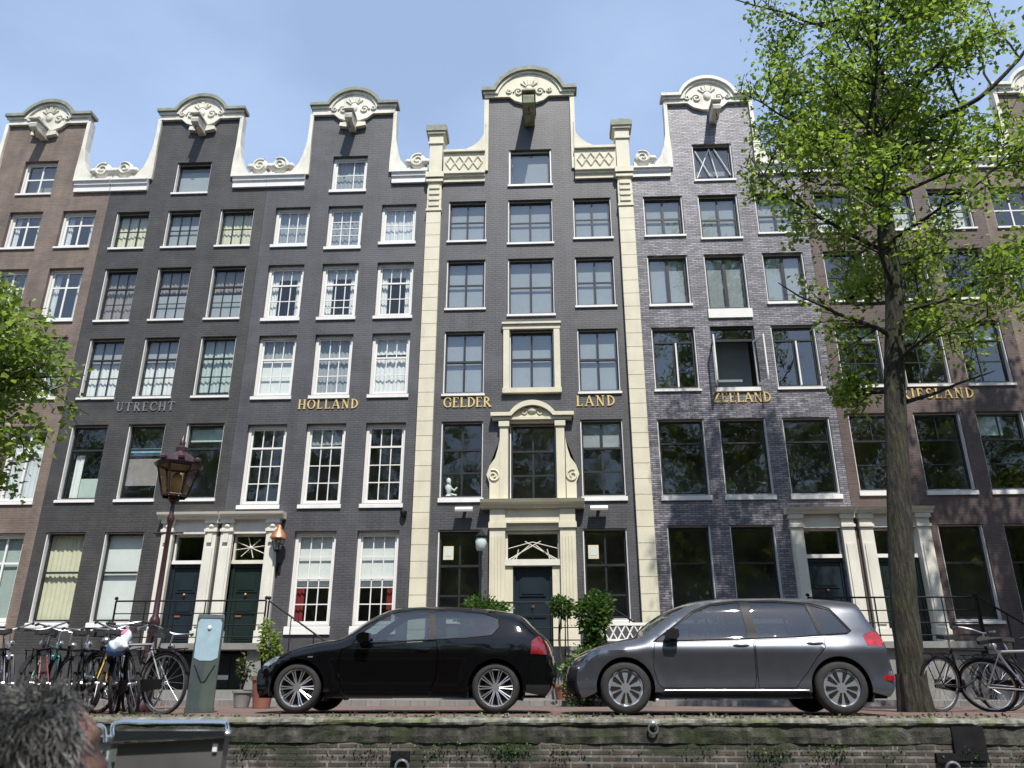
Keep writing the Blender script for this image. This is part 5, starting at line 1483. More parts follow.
k = MB(); k.box(4.04, 4.16, -.80, -.70, .40, .46); k.build('reflector', M['tail_red'], golf, world=False)
# ------------------------------------------------------------------ bicycles
def bicycle(name, label, frame_m='iron', tall=True):
    """Dutch city bicycle, wheels along x, front at -x"""
    t = thing(name, label, 'bicycle', (0, 0, 0))
    r = .345; xr, xf = .54, -.56
    f = MB()
    bbx, bbz = .10, .30
    f.tube([(bbx, 0, bbz), (.24, 0, .60), (.32, 0, .82)], .017, 7)                      # seat tube
    f.tube([(-.36, 0, .86), (-.42, 0, .70)], .02, 7)
    f.tube(catmull([(-.40, 0, .74), (-.22, 0, .48), (bbx, 0, bbz)], 5), .018, 7)
    if tall: f.tube([(-.38, 0, .80), (.30, 0, .80)], .016, 7)
    else: f.tube(catmull([(-.39, 0, .80), (-.2, 0, .58), (.2, 0, .50)], 5), .015, 7)
    for s_ in (-1, 1):
        f.tube([(bbx, s_ * .03, bbz), (xr, s_ * .055, r)], .010, 5); f.tube([(.30, s_ * .02, .76), (xr, s_ * .055, r)], .009, 5)
        f.tube(catmull([(-.42, s_ * .045, .70), (-.47, s_ * .05, .52), (xf, s_ * .05, r)], 5), .011, 5)
    f.tube([(-.42, -.045, .70), (-.42, .045, .70)], .014, 5)
    f.build('frame', M[frame_m], t, smooth=50, world=False)
    for wx in (xr, xf):
        w = MB(); w.tube([(wx + r * math.cos(2 * PI * k / 36), 0, r + r * math.sin(2 * PI * k / 36)) for k in range(36)], .019, 6, closed=True)
        wh = w.build('wheel', M['rubber'], t, smooth=60, world=False)
        q = MB(); q.tube([(wx + .318 * math.cos(2 * PI * k / 32), 0, r + .318 * math.sin(2 * PI * k / 32)) for k in range(32)], .011, 5, closed=True)
        q.tube([(wx, -.06, r), (wx, .06, r)], .022, 7)
        for k in range(18):
            a = 2 * PI * k / 18; q.tube([(wx + .02 * math.cos(a + 1), (-.03 if k % 2 else .03), r + .02 * math.sin(a + 1)), (wx + .315 * math.cos(a), 0, r + .315 * math.sin(a))], .0026, 3, caps=False)
        q.build('rim', M['steel'], wh, world=False)
        g = MB(); a0, a1 = ((20, 200) if wx > 0 else (10, 165))
        ring = [(wx + .385 * math.cos(R(a)), r + .385 * math.sin(R(a))) for a in range(a0, a1, 8)]; rin = [(wx + .375 * math.cos(R(a)), r + .375 * math.sin(R(a))) for a in range(a0, a1, 8)]
        g.band(ring, rin, -.028, .028); g.build('mudguard', M[frame_m], t, world=False)
    h = MB()
    h.tube([(-.36, 0, .86), (-.33, 0, 1.02)], .013, 6)
    h.tube(catmull([(-.08, -.28, 1.06), (-.2, -.27, 1.08), (-.32, -.16, 1.06), (-.34, 0, 1.03), (-.32, .16, 1.06), (-.2, .27, 1.08), (-.08, .28, 1.06)], 4), .0125, 6)
    hb = h.build('handlebar', M['steel'], t, smooth=50, world=False)
    for s_ in (-1, 1):
        g = MB(); g.tube([(-.17, s_ * .275, 1.078), (-.06, s_ * .28, 1.058)], .018, 7); g.build('grip', M['rubber'], hb, world=False)
    l = MB(); l.ball((-.50, 0, .86), (.06, .05, .05), 10, 7); l.build('headlight', M['steel'], t, smooth=60, world=False)
    s = MB(); s.tube([(.32, 0, .80), (.35, 0, .93)], .013, 6)
    sp = s.build('seat_post', M['steel'], t, smooth=50, world=False)
    s = MB(); s.prism([(.20, .015), (.20, -.015), (.36, -.05), (.46, -.10), (.50, -.06), (.50, .06), (.46, .10), (.36, .05)], .93, .985, 'z'); s.build('saddle', M['rubber'], t, world=False)
    c = MB()
    for s_ in (-.07, .07): c.tube([(.34, s_, .74), (.80, s_, .74)], .008, 5); c.tube([(.76, s_, .74), (xr, s_ * .9, r)], .007, 5)
    for x in (.36, .5, .64, .79): c.tube([(x, -.07, .74), (x, .07, .74)], .006, 5)
    c.build('carrier', M['iron'], t, world=False)
    k = MB(); k.prism([(.02, .22), (.55, .29), (.56, .40), (.02, .40), (-.02, .31)], -.075, -.05); k.build('chain_case', M['plastic'], t, world=False)
    for s_, a in ((-1, .7), (1, .7 + PI)):
        k = MB()
        ex, ez = bbx + .17 * math.cos(a), bbz + .17 * math.sin(a)
        k.tube([(bbx, s_ * .08, bbz), (ex, s_ * .09, ez)], .010, 5); k.box(ex - .045, ex + .045, *sorted((s_ * .10, s_ * .19)), ez - .012, ez + .012)
        k.build('crank', M['steel'], t, world=False)
    return t

def restyle(t, mat_):
    for ch in t.children:
        for sl_ in ch.material_slots:
            if ch.name.split('.')[0] == 'frame':
                sl_.link = 'OBJECT'; sl_.material = M[mat_]

M['bike_teal'] = paint('teal_bicycle_paint', (.10, .30, .27), .35, .15, 6)
M['bike_red'] = paint('red_bicycle_paint', (.25, .05, .05), .35, .15, 6)
M['bike_yellow'] = paint('yellow_bicycle_paint', (.48, .32, .06), .35, .15, 6)
M['bike_silver'] = paint('silver_bicycle_paint', (.52, .53, .55), .3, .1, 6, metallic=.5)
M['bike_blue'] = paint('pale_blue_bicycle_paint', (.30, .38, .46), .35, .15, 6)
proto = bicycle('bicycle', 'black city bicycle', tall=True)
GL, GR = 'bicycles parked on the left by the lamp post', 'bicycles parked on the right behind the tree'
def lean(o, loc, rz, roll, label, group, mat_):
    g_ = group == GL
    o.location = (loc[0] * (.945 if g_ else 1), loc[1] - (.75 if g_ else 0), 0); o.scale = (1.08,) * 3; o.rotation_euler = (R(roll), 0, R(rz)); o['label'] = label; o['group'] = group
    restyle(o, mat_)
L_ = [((-7.95, 12.1, 0), -62, 8, 'bicycle with swept-back handlebar at the left picture edge', 'bike_silver'),
      ((-7.62, 12.3, 0), -68, -5, 'dark bicycle with green frame second in the row from the left edge', 'bike_teal'),
      ((-7.28, 12.0, 0), -58, 10, 'red framed bicycle with bare steel bar in the packed row', 'bike_red'),
      ((-6.98, 12.4, 0), -66, 6, 'pale blue bicycle leaning right in the packed row', 'bike_blue'),
      ((-6.66, 12.1, 0), -60, -9, 'yellow framed bicycle in the packed row', 'bike_yellow'),
      ((-6.36, 12.35, 0), -70, 5, 'silver framed bicycle next to the yellow one', 'bike_silver'),
      ((-7.80, 12.7, 0), -80, -6, 'dark bicycle standing behind the green framed one', 'iron'),
      ((-6.80, 12.75, 0), -84, 4, 'upright black bicycle at the back of the packed row', 'iron'),
      ((-6.22, 12.7, 0), -75, -12, 'dark bicycle tilted left at the back beside the lamp post', 'iron'),
      ((-6.08, 12.0, 0), -52, 12, 'black bicycle with tall handlebar nearest the lamp post', 'iron')]
first = True
for loc, rz, roll, lab, m_ in L_:
    o = proto if first else copy_tree(proto); first = False
    lean(o, loc, rz, roll, lab, GL, m_)
o = copy_tree(proto); lean(o, (-5.95, 11.85, 0), -20, 5, 'silver bicycle carrying the blue bag, in front of the lamp post', GL, 'bike_silver'); bagbike = o
for loc, rz, roll, lab, m_ in [((6.15, 12.9, 0), 205, -10, 'black bicycle with pale saddle against the tree trunk', 'iron'), ((6.85, 12.3, 0), 140, -22, 'silver-forked bicycle leaning far over right of the tree trunk', 'bike_silver'), ((7.45, 13.2, 0), 170, 8, 'dark bicycle half hidden at the right edge behind the leaning one', 'iron')]:
    o = copy_tree(proto); lean(o, loc, rz, roll, lab, GR, m_)
# blue and white bag on the carrier
b = MB(); M['bag_blue'] = paint('blue_bag', (.06, .13, .30), .6, .3, 6); M['bag_white'] = paint('white_bag', (.62, .68, .74), .6, .12, 8); M['pink'] = paint('pink_cloth', (.60, .16, .30), .7, .2, 8)
b.ball((0, 0, .12), (.17, .13, .13), 20, 14); b.mi = 1; b.ball((.05, -.05, .17), (.14, .11, .11), 20, 14); b.ball((.12, .01, .27), (.09, .08, .12), 16, 12); b.mi = 2; b.ball((.09, .0, .37), (.06, .05, .045), 12, 8)
rb = random.Random(2)
for i, v in enumerate(b.v):
    q = 1 + .10 * math.sin(v[0] * 31 + v[2] * 23) + .07 * math.sin(v[1] * 47 + v[0] * 19) + rb.uniform(-.03, .03); b.v[i] = (v[0] * q, v[1] * q, v[2] * (1 + (q - 1) * .6))
bag = b.build('bag', [M['bag_blue'], M['bag_white'], M['pink']], None, smooth=70)
bag.location = (-5.66, 10.60, .70); bag.scale = (.8, .8, .8); thing_props(bag, 'blue and white bulging bag with pink cloth on top, carried on a bicycle', 'bag')

# ------------------------------------------------------------------ lamp post with lantern
t = thing('street_lamp', 'tall oxblood lamp post with glazed crown lantern standing among the parked bicycles', 'street lamp', (-6.05, 12.3, 0))
p = MB()
p.lathe([(.16, 0), (.16, .10), (.13, .14), (.12, .60), (.14, .64), (.14, .70), (.095, .78), (.07, 1.2), (.085, 1.24), (.075, 1.30), (.045, 1.36), (.036, 2.75), (.055, 2.80), (.06, 2.86), (.036, 2.92), (.032, 3.08), (.09, 3.15), (.05, 3.2)], n=14)
p.tube([(-.24, 0, 2.62), (.24, 0, 2.62)], .016, 6)
p.build('post', M['lantern_red'], t, smooth=40, world=False)
fr = MB()
def hexa(r, z): return [(r * math.cos(PI / 6 + k * PI / 3), r * math.sin(PI / 6 + k * PI / 3), z) for k in range(6)]
A, B = hexa(.19, 3.22), hexa(.32, 3.70)
for a, b in zip(A, B): fr.tube([a, b], .014, 5)
fr.tube(A, .018, 5, closed=True); fr.tube(B, .022, 5, closed=True)
fr.lathe([(.20, 3.19), (.10, 3.19), (.05, 3.12)], n=6)
fr.build('lantern_frame', M['lantern_red'], t, world=False)
for k in range(6):
    a, b, c_, d_ = Vector(A[k]), Vector(A[(k + 1) % 6]), Vector(B[(k + 1) % 6]), Vector(B[k]); g = MB(); cc = Vector((0, 0, 0))
    g.quad(*[tuple(v * .985 if False else Vector((v.x * .97, v.y * .97, v.z))) for v in (a, b, c_, d_)]); g.build('pane', M['amberpane'], t, world=False)
k = MB(); k.lathe([(.37, 3.70), (.385, 3.73), (.30, 3.76), (.25, 3.84), (.13, 3.93), (.10, 3.95), (.10, 4.02), (.045, 4.06), (.05, 4.12), (.015, 4.2), (0, 4.24)], n=12)
for q in range(6):
    a = q * PI / 3; k.ball((.30 * math.cos(a), .30 * math.sin(a), 3.80), (.06, .06, .06), 7, 5)
k.build('lantern_crown', M['lantern_red'], t, smooth=30, world=False)
k = MB(); k.lathe([(.05, 3.22), (.085, 3.3), (.095, 3.42), (.07, 3.56), (.0, 3.62)], n=12); k.build('bulb', M['lampglass'], t, smooth=50, world=False)

# grey-blue kiosk pillar
t = thing('utility_pillar', 'grey-blue parking machine pillar with slanted glossy front beside the bicycles', 'parking machine', (-4.98, 11.85, 0), R(20))
M['pillar'] = paint('grey_blue_steel', (.050, .068, .072), .35, .2, 3, dirt=(.12, .14, .09), dirt_amt=.5)
M['pillar_face'] = paint('pale_blue_panel', (.30, .42, .48), .12, .12, 5, coat=1)
p = MB(); p.prism([(-.22, .0), (.16, 0), (.16, 1.28), (.02, 1.33), (-.16, 1.27), (-.19, .72)], -.225, .225, 'x')
p.box(-.24, .24, -.23, .18, 0, .06)
p.build('casing', M['pillar'], t, world=False)
p = MB()
def onface(x, z, o=.006): y = -.19 + (z - .72) / .55 * .03; return (x, y - o, z)
poly = [(-.20, .72), (-.10, .68), (.10, .68), (.20, .72), (.205, 1.20), (.17, 1.25), (-.17, 1.25), (-.205, 1.20)]
vs = [onface(*q) for q in poly] + [onface(q[0], q[1], -.01) for q in poly]; n = len(poly)
p.add(vs, [tuple(range(n)), tuple(range(2 * n - 1, n - 1, -1))] + [(i, (i + 1) % n, n + (i + 1) % n, n + i) for i in range(n)])
p.build('front_panel', M['pillar_face'], t, world=False)
p = MB(); p.tube([(-.17, -.198, .62), (-.03, -.212, .40), (.03, -.212, .40), (.17, -.198, .62)], .008, 5); p.build('chevron', M['plastic'], t, world=False)
p = MB(); p.ball((0, -.185, 1.13), (.035, .016, .035), 10, 6); p.build('button', M['white'], t, smooth=60, world=False)
t.scale = (.80, .9, 1)

# wall lanterns
def wall_lantern(label, x, z, m_, s=1.0, style=0):
    t = thing('wall_lantern', label, 'wall lamp', (x, Y0 - .28, z))
    a = MB(); a.tube(catmull([(0, .28, -.55 * s), (0, .10, -.5 * s), (0, .0, -.3 * s), (0, 0, -.2 * s)], 4), .018, 5); a.box(-.05, .05, .24, .28, -.65 * s, -.45 * s); a.build('bracket', M['iron'], t, world=False)
    c = MB(); c.lathe([(0, .30 * s), (.03 * s, .28 * s), (.06 * s, .20 * s), (.13 * s, .12 * s), (.17 * s, .02 * s), (.15 * s, .0), (.0, .0)], n=10); c.build('cap', M[m_], t, smooth=40, world=False)
    g = MB(); g.lathe([(.07 * s, -.22 * s), (.13 * s, .0)], n=8); g.build('shade', M['glass'], t, world=False)
    g = MB()
    for k in range(4): g.tube([(.07 * s * math.cos(k * PI / 2 + .7), .07 * s * math.sin(k * PI / 2 + .7), -.22 * s), (.135 * s * math.cos(k * PI / 2 + .7), .135 * s * math.sin(k * PI / 2 + .7), 0)], .009, 4)
    g.lathe([(0, -.27 * s), (.05 * s, -.25 * s), (.075 * s, -.22 * s), (0, -.21 * s)], n=8)
    g.build('cage', M['iron'], t, world=False)
wall_lantern('copper-capped wall lantern beside the HOLLAND door', -6.84, 3.85, 'copper', 1.25)
t = thing('globe_lamp', 'frosted lamp on a dark blue post left of the cream doorcase', 'lamp', (-1.68, Y0 - .55, 0))
p = MB(); p.lathe([(.06, 0), (.06, 1.6), (.035, 1.7), (.03, 3.35), (.06, 3.4), (.05, 3.46)], n=10); p.build('post', M['blueblack'], t, smooth=40, world=False)
p = MB(); p.lathe([(.05, 3.46), (.11, 3.5), (.14, 3.68), (.12, 3.78), (0, 3.8)], n=12); p.build('globe', M['curt_mint'], t, smooth=50, world=False)
p = MB(); p.lathe([(.16, 3.80), (.16, 3.83), (.06, 3.92), (.03, 3.99), (0, 4.02)], n=12); p.build('cap', M['iron'], t, smooth=40, world=False)
for x, lab in ((-2.15, 'small white floodlight on the wall above the window left of the cream doorcase'), (1.26, 'small white floodlight on the wall above the window right of the cream doorcase')):
    t = thing('floodlight', lab, 'wall lamp', (x, Y0, 4.58), 0, 'floodlights above the ground floor windows')
    p = MB(); p.box(-.04, .04, -.12, 0, -.02, .02); p.build('bracket', M['iron'], t, world=False)
    p = MB(); p.prism([(-.12, -.05), (-.34, -.08), (-.36, -.03), (-.30, .04), (-.14, .05)], -.22, .22, 'x'); p.build('lamp_housing', M['white'], t, world=False)
for x, z, lab in ((-3.72, 4.52, 'small dark dome camera on the black wall left of the tall cream pilaster'),):
    p = MB(); p.lathe([(0, -.1), (.06, -.08), (.09, 0), (.09, .05), (0, .05)], (x, Y0 - .09, z), 'z', 10); p.box(x - .05, x + .05, Y0 - .04, Y0, z, z + .08)
    thing_props(p.build('dome_camera', M['plastic']), lab, 'camera')

f_ = MB(); f_.lathe([(.10, 0), (.09, .06), (.05, .10), (.08, .2), (.10, .3), (.06, .38), (.05, .42), (.07, .48), (.04, .54), (0, .56)], (-2.64, Y0 + .36, 4.99), 'z', 10)
f_.tube([(-2.6, Y0 + .36, 5.28), (-2.48, Y0 + .36, 5.20), (-2.40, Y0 + .36, 5.30)], .03, 6); f_.tube([(-2.58, Y0 + .36, 5.10), (-2.42, Y0 + .36, 5.06)], .035, 6)
thing_props(f_.build('figurine', M['curt_white'], None, smooth=50), 'white figurine on the sill inside the window left of the scrolled cream frame', 'figurine')
# white plant stand, behind the bushes
t = thing('plant_stand', 'white slatted plant stand with diagonal lattice back behind the bushes', 'plant stand', (1.62, 17.75, .0))
p = MB()
for k in range(4): p.box(-.55, .55, -.25 + k * .12, -.16 + k * .12, 1.14, 1.17)
p.build('shelf', M['white'], t, world=False)
p = MB(); p.box(-.55, .55, .24, .28, 1.60, 1.66); p.box(-.55, .55, .24, .28, 1.28, 1.32)
for k in range(6):
    xa = -.53 + k * .18; p.tube([(xa, .26, 1.31), (xa + .16, .26, 1.60)], .017, 5); p.tube([(xa + .16, .262, 1.31), (xa, .262, 1.60)], .015, 5)
p.build('lattice', M['white'], t, world=False)
for x in (-.53, .53):
    for y in (-.22, .25): q = MB(); q.box(x - .025, x + .025, y - .025, y + .025, 0, 1.64 if y > 0 else 1.16); q.build('leg', M['white'], t, world=False)

# mooring rings and ropes on the quay face
for k, (x, z, lab) in enumerate(((-1.62, -.46, 'iron mooring ring with two slack ropes on the brick quay face, left of centre'), (4.15, -.46, 'iron mooring ring with ropes on the brick quay face below the grey car'))):
    t = thing('mooring_ring', lab, 'mooring ring', (x, YQ, z))
    p = MB(); p.box(-.13, .07, -.015, .04, .04, .13); p.build('anchor_plate', M['iron'], t, world=False)
    p = MB(); p.tube([(.07 * math.cos(a * PI / 8), -.04 - .02 * math.sin(a * PI / 8), -.02 + .07 * math.sin(a * PI / 8)) for a in range(16)], .014, 6, closed=True); p.build('ring', M['steel'], t, world=False)
    for sx, lab2 in ((-1, 'left'), (1, 'right')):
        r_ = MB(); r_.tube(catmull([(x, YQ - .06, z - .05), (x + sx * .25, YQ - .15, z - .09), (x + sx * .6, YQ - .35, z - .20), (x + sx * 1.3, YQ - .8, z - .62), (x + sx * 2.0, YQ - 1.2, -1.44)], 5), .011, 6)
        thing_props(r_.build('mooring_rope', M['curt_rose'], None, smooth=60), 'thin pale mooring rope hanging to the %s from the ring %s' % (lab2, 'left of centre' if k == 0 else 'below the grey car'), 'rope', 'mooring ropes')
p = MB(); p.tube([(.05 * math.cos(a * PI / 7), .0, .05 * math.sin(a * PI / 7)) for a in range(14)], .012, 5, closed=True); p.ball((0, .03, .05), .035, 7, 5)
o = p.build('iron_eye', M['steel']); o.location = (1.08, YQ - .03, -.10); thing_props(o, 'small iron eye ring fixed in the stone edge of the quay below the bushes', 'iron ring')
# dark plate whose colour stands for the shade in a quay recess
p = MB(); p.box(4.22, 4.55, YQ - .012, YQ + .03, -.40, -.07); thing_props(p.build('recess_shade_plate', M['iron']), 'dark rectangular plate coloured as the shade of a recess in the quay face under the tree', 'recess shade')
# tufts of moss and ferns on the wall
C = []; g = np.random.default_rng(3)
for x, z, n_, s_ in ((-4.2, -.30, 300, .5), (-3.6, -.26, 160, .3), (-.75, -.28, 420, .45), (-.2, -.3, 200, .3), (2.6, -.25, 240, .25), (3.1, -.28, 200, .3), (5.0, -.22, 360, .35), (5.6, -.3, 300, .4), (-2.1, -.25, 120, .2), (1.6, -.3, 120, .4), (6.3, -.24, 240, .4)):
    q = np.array([x, YQ - .02, z]) + g.normal(size=(n_, 3)) * np.array([s_ * 1.1, .012, .05]); q[:, 2] = -.25 - np.abs(q[:, 2] + .28) * 1.3; q = q[g.uniform(size=len(q)) < .55 + .45 * np.sin(q[:, 0] * 9)]; C.append(q)
o = leaf_mesh('moss', np.concatenate(C), .026, None, M['shrub'], 5, .2, .3); thing_props(o, 'tufts of moss and fern growing from the quay wall joints', 'moss', kind='stuff')
# fallen leaves and weeds along the kerb
C = np.stack([g.uniform(-8, 9, 900), YQ + .12 + np.abs(g.normal(size=900)) * .18, g.uniform(0, .03, 900)], 1)
o = leaf_mesh('weeds', C, .045, None, M['ivy'], 6, .3, -.3); thing_props(o, 'low weeds growing along the stone quay edge', 'weeds', kind='stuff')

# ------------------------------------------------------------------ our boat and the passenger
bt = thing('tour_boat', 'open canal boat with steel-railed grey folding window panel', 'boat', (0, .8, -1.2))
M['hull'] = paint('boat_varnish', (.16, .09, .05), .35, .2, 4); M['deck'] = paint('boat_deck', (.22, .20, .18), .7, .2, 5)
M['panel'] = paint('grey_smoked_panel', (.10, .10, .10), .35, .25, 5, coat=.5, dirt=(.09, .09, .09), dirt_amt=.4)
M['panel_pale'] = paint('pale_grey_panel', (.36, .43, .43), .4, .15, 5)
def hl(z, d): return [(-6.5, d), (-6.0, -d * .0 + .9 * d / 1.7), ]
p = MB(); n = 24; top_, botm = [], []
def outline_h(hw, x0, x1):
    pts = []
    for i in range(n + 1):
        u = i / n; x = x0 + (x1 - x0) * u; w_ = hw * (1 - max(0, (u - .7) / .3) ** 2.2) * (1 - .35 * max(0, (.12 - u) / .12) ** 2)
        pts.append((x, w_))
    return pts
O = outline_h(1.75, -6, 4.6); I = outline_h(1.4, -5.6, 4.2); yc = .55
sec = []
for (x, w_), (x2, w2) in zip(O, I):
    sec.append([(x, yc - w_, -.55), (x2, yc - w2, -1.45), (x2, yc + w2, -1.45), (x, yc + w_, -.55)])
for a, b in zip(sec, sec[1:]):
    for k in range(3): p.quad(a[k], a[k + 1], b[k + 1], b[k])
p.quad(*sec[0]); p.build('hull', M['hull'], bt)
p = MB(); p.prism([(x, yc + w_ * .88) for x, w_ in I] + [(x, yc - w_ * .88) for x, w_ in I[::-1]], -1.25, -1.20, 'z'); p.build('deck', M['deck'], bt)
p = MB(); p.box(-1.05, -.58, .55, 1.55, -.68, -.62)
for y in (.6, 1.5): p.box(-1.0, -.62, y - .03, y + .03, -1.2, -.68)
p.build('bench', M['hull'], bt)
p = MB(); p.box(-2.6, 1.6, 1.72, 1.80, -1.2, -.40); p.build('side_wall', M['hull'], bt)
# folding window panel with steel rail, at the far side of the boat
PY = 1.95
def slab(x0, x1, za, zb, zc, y0, y1):
    q = MB(); q.prism([(x0 + .012, zc), (x1 - .012, zc), (x1, zb), (x0, za)], y0, y1); return q
slab(-1.0, -.752, .170, .184, -.42, PY, PY + .03).build('window_panel', M['panel'], bt)
slab(-1.085, -1.012, .178, .178, -.42, PY - .01, PY + .05).build('window_frame', M['panel_pale'], bt)
q = slab(-1.075, -1.022, .155, .155, .135, PY - .014, PY - .0101); q.build('window_catch', M['panel'], bt)
r_ = MB()
r_.tube(catmull([(-1.02, PY + .02, .17), (-1.03, PY + .02, .205), (-1.01, PY + .02, .217), (-.9, PY + .02, .217), (-.775, PY + .02, .217), (-.758, PY + .02, .211), (-.755, PY + .02, .19)], 5), .0042, 8)
r_.tube(catmull([(-1.10, PY - .03, .211), (-1.04, PY - .03, .211), (-1.024, PY - .03, .205), (-1.018, PY - .03, .19), (-1.015, PY - .03, .175)], 5), .0042, 8)
r_.prism([(-1.005, .176), (-.745, .188), (-.745, .199), (-1.0, .199)], PY - .02, PY + .045)
r_.prism([(-1.09, .172), (-1.01, .172), (-1.01, .186), (-1.09, .186)], PY - .02, PY + .06)
r_.ball((-.745, PY, .1935), (.010, .012, .0075), 8, 6)
r_.build('rail', M['chrome'], bt, smooth=40)
k = MB(); k.box(-.775, -.765, PY - .006, PY - .001, .155, .172); k.build('latch', M['white'], bt)

# passenger: one skinned body with head, hands and feet
def person(label, base):
    V, E, Rr = [], [], []
    def j(p, r, par=None):
        V.append(p); Rr.append(r if isinstance(r, tuple) else (r, r))
        if par is not None: E.append((par, len(V) - 1))
        return len(V) - 1
    # x forward, z up, pelvis at the origin; local
    pel = j((0, 0, .08), (.15, .12)); ab = j((.0, 0, .22), (.145, .11), pel); ch = j((.02, 0, .38), (.165, .125), ab); up = j((.01, 0, .48), (.14, .10), ch)
    nk = j((.015, 0, .55), .058, up); n2 = j((.03, 0, .61), .058, nk); jaw = j((.045, 0, .665), (.072, .078), n2); hd = j((.04, 0, .735), (.082, .098), jaw); hc = j((.03, 0, .80), (.074, .088), hd)
    for s_ in (-1, 1):
        sh = j((.0, s_ * .165, .47), .062, up); el = j((.07, s_ * .24, .22), .043, sh); wr = j((.30, s_ * .16, .13), .027, el); pa = j((.37, s_ * .14, .125), (.035, .018), wr)
        for q, (dy, L) in enumerate(((-.028, .070), (-.010, .080), (.009, .075), (.026, .058))):
            f1 = j((.405, s_ * .14 + dy, .122), .0095, pa); f2 = j((.405 + L * .5, s_ * .14 + dy * 1.05, .112), .0085, f1); j((.405 + L * .85, s_ * .14 + dy * 1.05, .088), .0075, f2)
        t1 = j((.375, s_ * .14 - s_ * .035, .12), .0105, pa); j((.41, s_ * .14 - s_ * .05, .105), .0085, t1)
        hp = j((.05, s_ * .10, .05), .095, pel); kn = j((.46, s_ * .12, .06), .062, hp); cf = j((.45, s_ * .12, -.16), .055, kn); an = j((.44, s_ * .12, -.47), .037, cf); he = j((.44, s_ * .12, -.53), (.04, .04), an); j((.60, s_ * .13, -.545), (.04, .03), he)
    me = bpy.data.meshes.new('person'); me.from_pydata(V, E, [])
    o = bpy.data.objects.new('person', me); col.objects.link(o)
    o.modifiers.new('skin', 'SKIN'); 
    sv = me.skin_vertices[0].data
    for i, r in enumerate(Rr): sv[i].radius = r
    sv[0].use_root = True
    o.modifiers['skin'].use_smooth_shade = True
    sb = o.modifiers.new('sub', 'SUBSURF'); sb.levels = 2; sb.render_levels = 2
    dg = bpy.context.evaluated_depsgraph_get(); dg.update()
    nm = bpy.data.meshes.new_from_object(o.evaluated_get(dg)); o.modifiers.clear(); o.data = nm; bpy.data.meshes.remove(me); nm.name = 'person'
    # face relief: nose, brow, eye hollows, chin, ears
    cx, cz = .04, .735
    for v in nm.vertices:
        x, y, z = v.co
        if z < .63: continue
        fx = x - cx
        if fx > .02:
            nose = math.exp(-((y / .016) ** 2)) * math.exp(-(((z - .712) / .022) ** 2)); v.co.x += .026 * nose
            v.co.x += .008 * math.exp(-(((z - .762) / .012) ** 2)) * math.exp(-((y / .06) ** 2))
            v.co.x -= .010 * math.exp(-(((abs(y) - .034) / .015) ** 2)) * math.exp(-(((z - .742) / .012) ** 2))
            v.co.x += .008 * math.exp(-((y / .03) ** 2)) * math.exp(-(((z - .645) / .018) ** 2))
            v.co.x += .005 * math.exp(-((y / .024) ** 2)) * math.exp(-(((z - .678) / .008) ** 2))
        if abs(fx) < .03: v.co.y += math.copysign(.020, y) * math.exp(-((fx + .004) / .014) ** 2) * math.exp(-(((z - .725) / .024) ** 2))
    for m_ in (M['skin'], M['shirt'], M['trousers'], M['shoe']): nm.materials.append(m_)
    for p_ in nm.polygons:
        c = p_.center; i = 1
        if c.z > .53 or (c.x > .28 and abs(c.y) < .24 and c.z > .09 and c.z < .16 and abs(c.y) > .06 and c.x < .56 and c.z > .085): i = 0
        if c.z < .10 and i == 1: i = 2
        if c.x > .30 and c.x < .56 and .05 < c.z < .155 and abs(abs(c.y) - .14) < .06 and c.z > .108: i = 0
        if c.z < -.48: i = 3
        p_.material_index = i; p_.use_smooth = True
    o.location = base; o.rotation_euler = (0, 0, R(31)); thing_props(o, label, 'person')
    for s_ in (-1, 1):
        k = MB(); k.ball((.094, s_ * .032, .742), .0095, 10, 8); k.build('eye', M['curt_white'], o, smooth=60, world=False)
    # frizzy grey hair: thin tapering curls rooted on the scalp
    from mathutils.bvhtree import BVHTree
    bv = BVHTree.FromPolygons([v.co for v in nm.vertices], [tuple(p_.vertices) for p_ in nm.polygons])
    hc_ = Vector((.035, 0, .755)); r = random.Random(3); k = MB(); n = 0
    while n < 13000:
        a = r.uniform(0, 2 * PI); zz = r.uniform(-.95, 1)
        q = math.sqrt(1 - zz * zz); d = Vector((q * math.cos(a), q * math.sin(a), zz))
        if d.x > .74 and d.z < .62: continue
        hit = bv.ray_cast(hc_ + d * .3, -d)
        if hit[0] is None: continue
        p0 = hit[0]; rad0 = (p0 - hc_).length
        L = r.uniform(.025, .06); pts = [p0 - d * .006]; dv = (d * .8 + Vector((r.gauss(-.35, .4), r.gauss(0, .4), r.gauss(-.35, .35)))).normalized()
        for i in range(4):
            dv = (dv + Vector((r.gauss(-.05, .3), r.gauss(0, .3), r.gauss(-.30, .25)))).normalized(); nx = pts[-1] + dv * L / 4
            e = nx - hc_
            if e.length < rad0 + .004 and e.dot(d) > 0 and i < 2: nx = hc_ + e.normalized() * (rad0 + .005)
            pts.append(nx)
        k.mi = 0 if r.random() < .55 else (1 if r.random() < .8 else 2)
        w0 = r.uniform(.0006, .0011)
        k.tube(pts, [w0, w0, w0 * .9, w0 * .7, w0 * .3], 3, caps=False); n += 1
    h = k.build('hair', [M['hair_a'], M['hair_b'], M['hair_c']], o, smooth=80, world=False, recalc=False)
    return o
M['skin'] = paint('skin', (.27, .15, .115), .5, .1, 18); M['shirt'] = paint('navy_shirt', (.05, .06, .09), .8, .2, 12); M['trousers'] = paint('grey_trousers', (.10, .10, .11), .8, .2, 12); M['shoe'] = paint('dark_shoes', (.03, .025, .02), .5, .2, 12)
M['hair_a'] = paint('grey_hair', (.055, .054, .052), .5, .2, 40); M['hair_b'] = paint('dark_grey_hair', (.022, .022, .021), .5, .2, 40); M['hair_c'] = paint('light_grey_hair', (.15, .148, .14), .5, .1, 40)
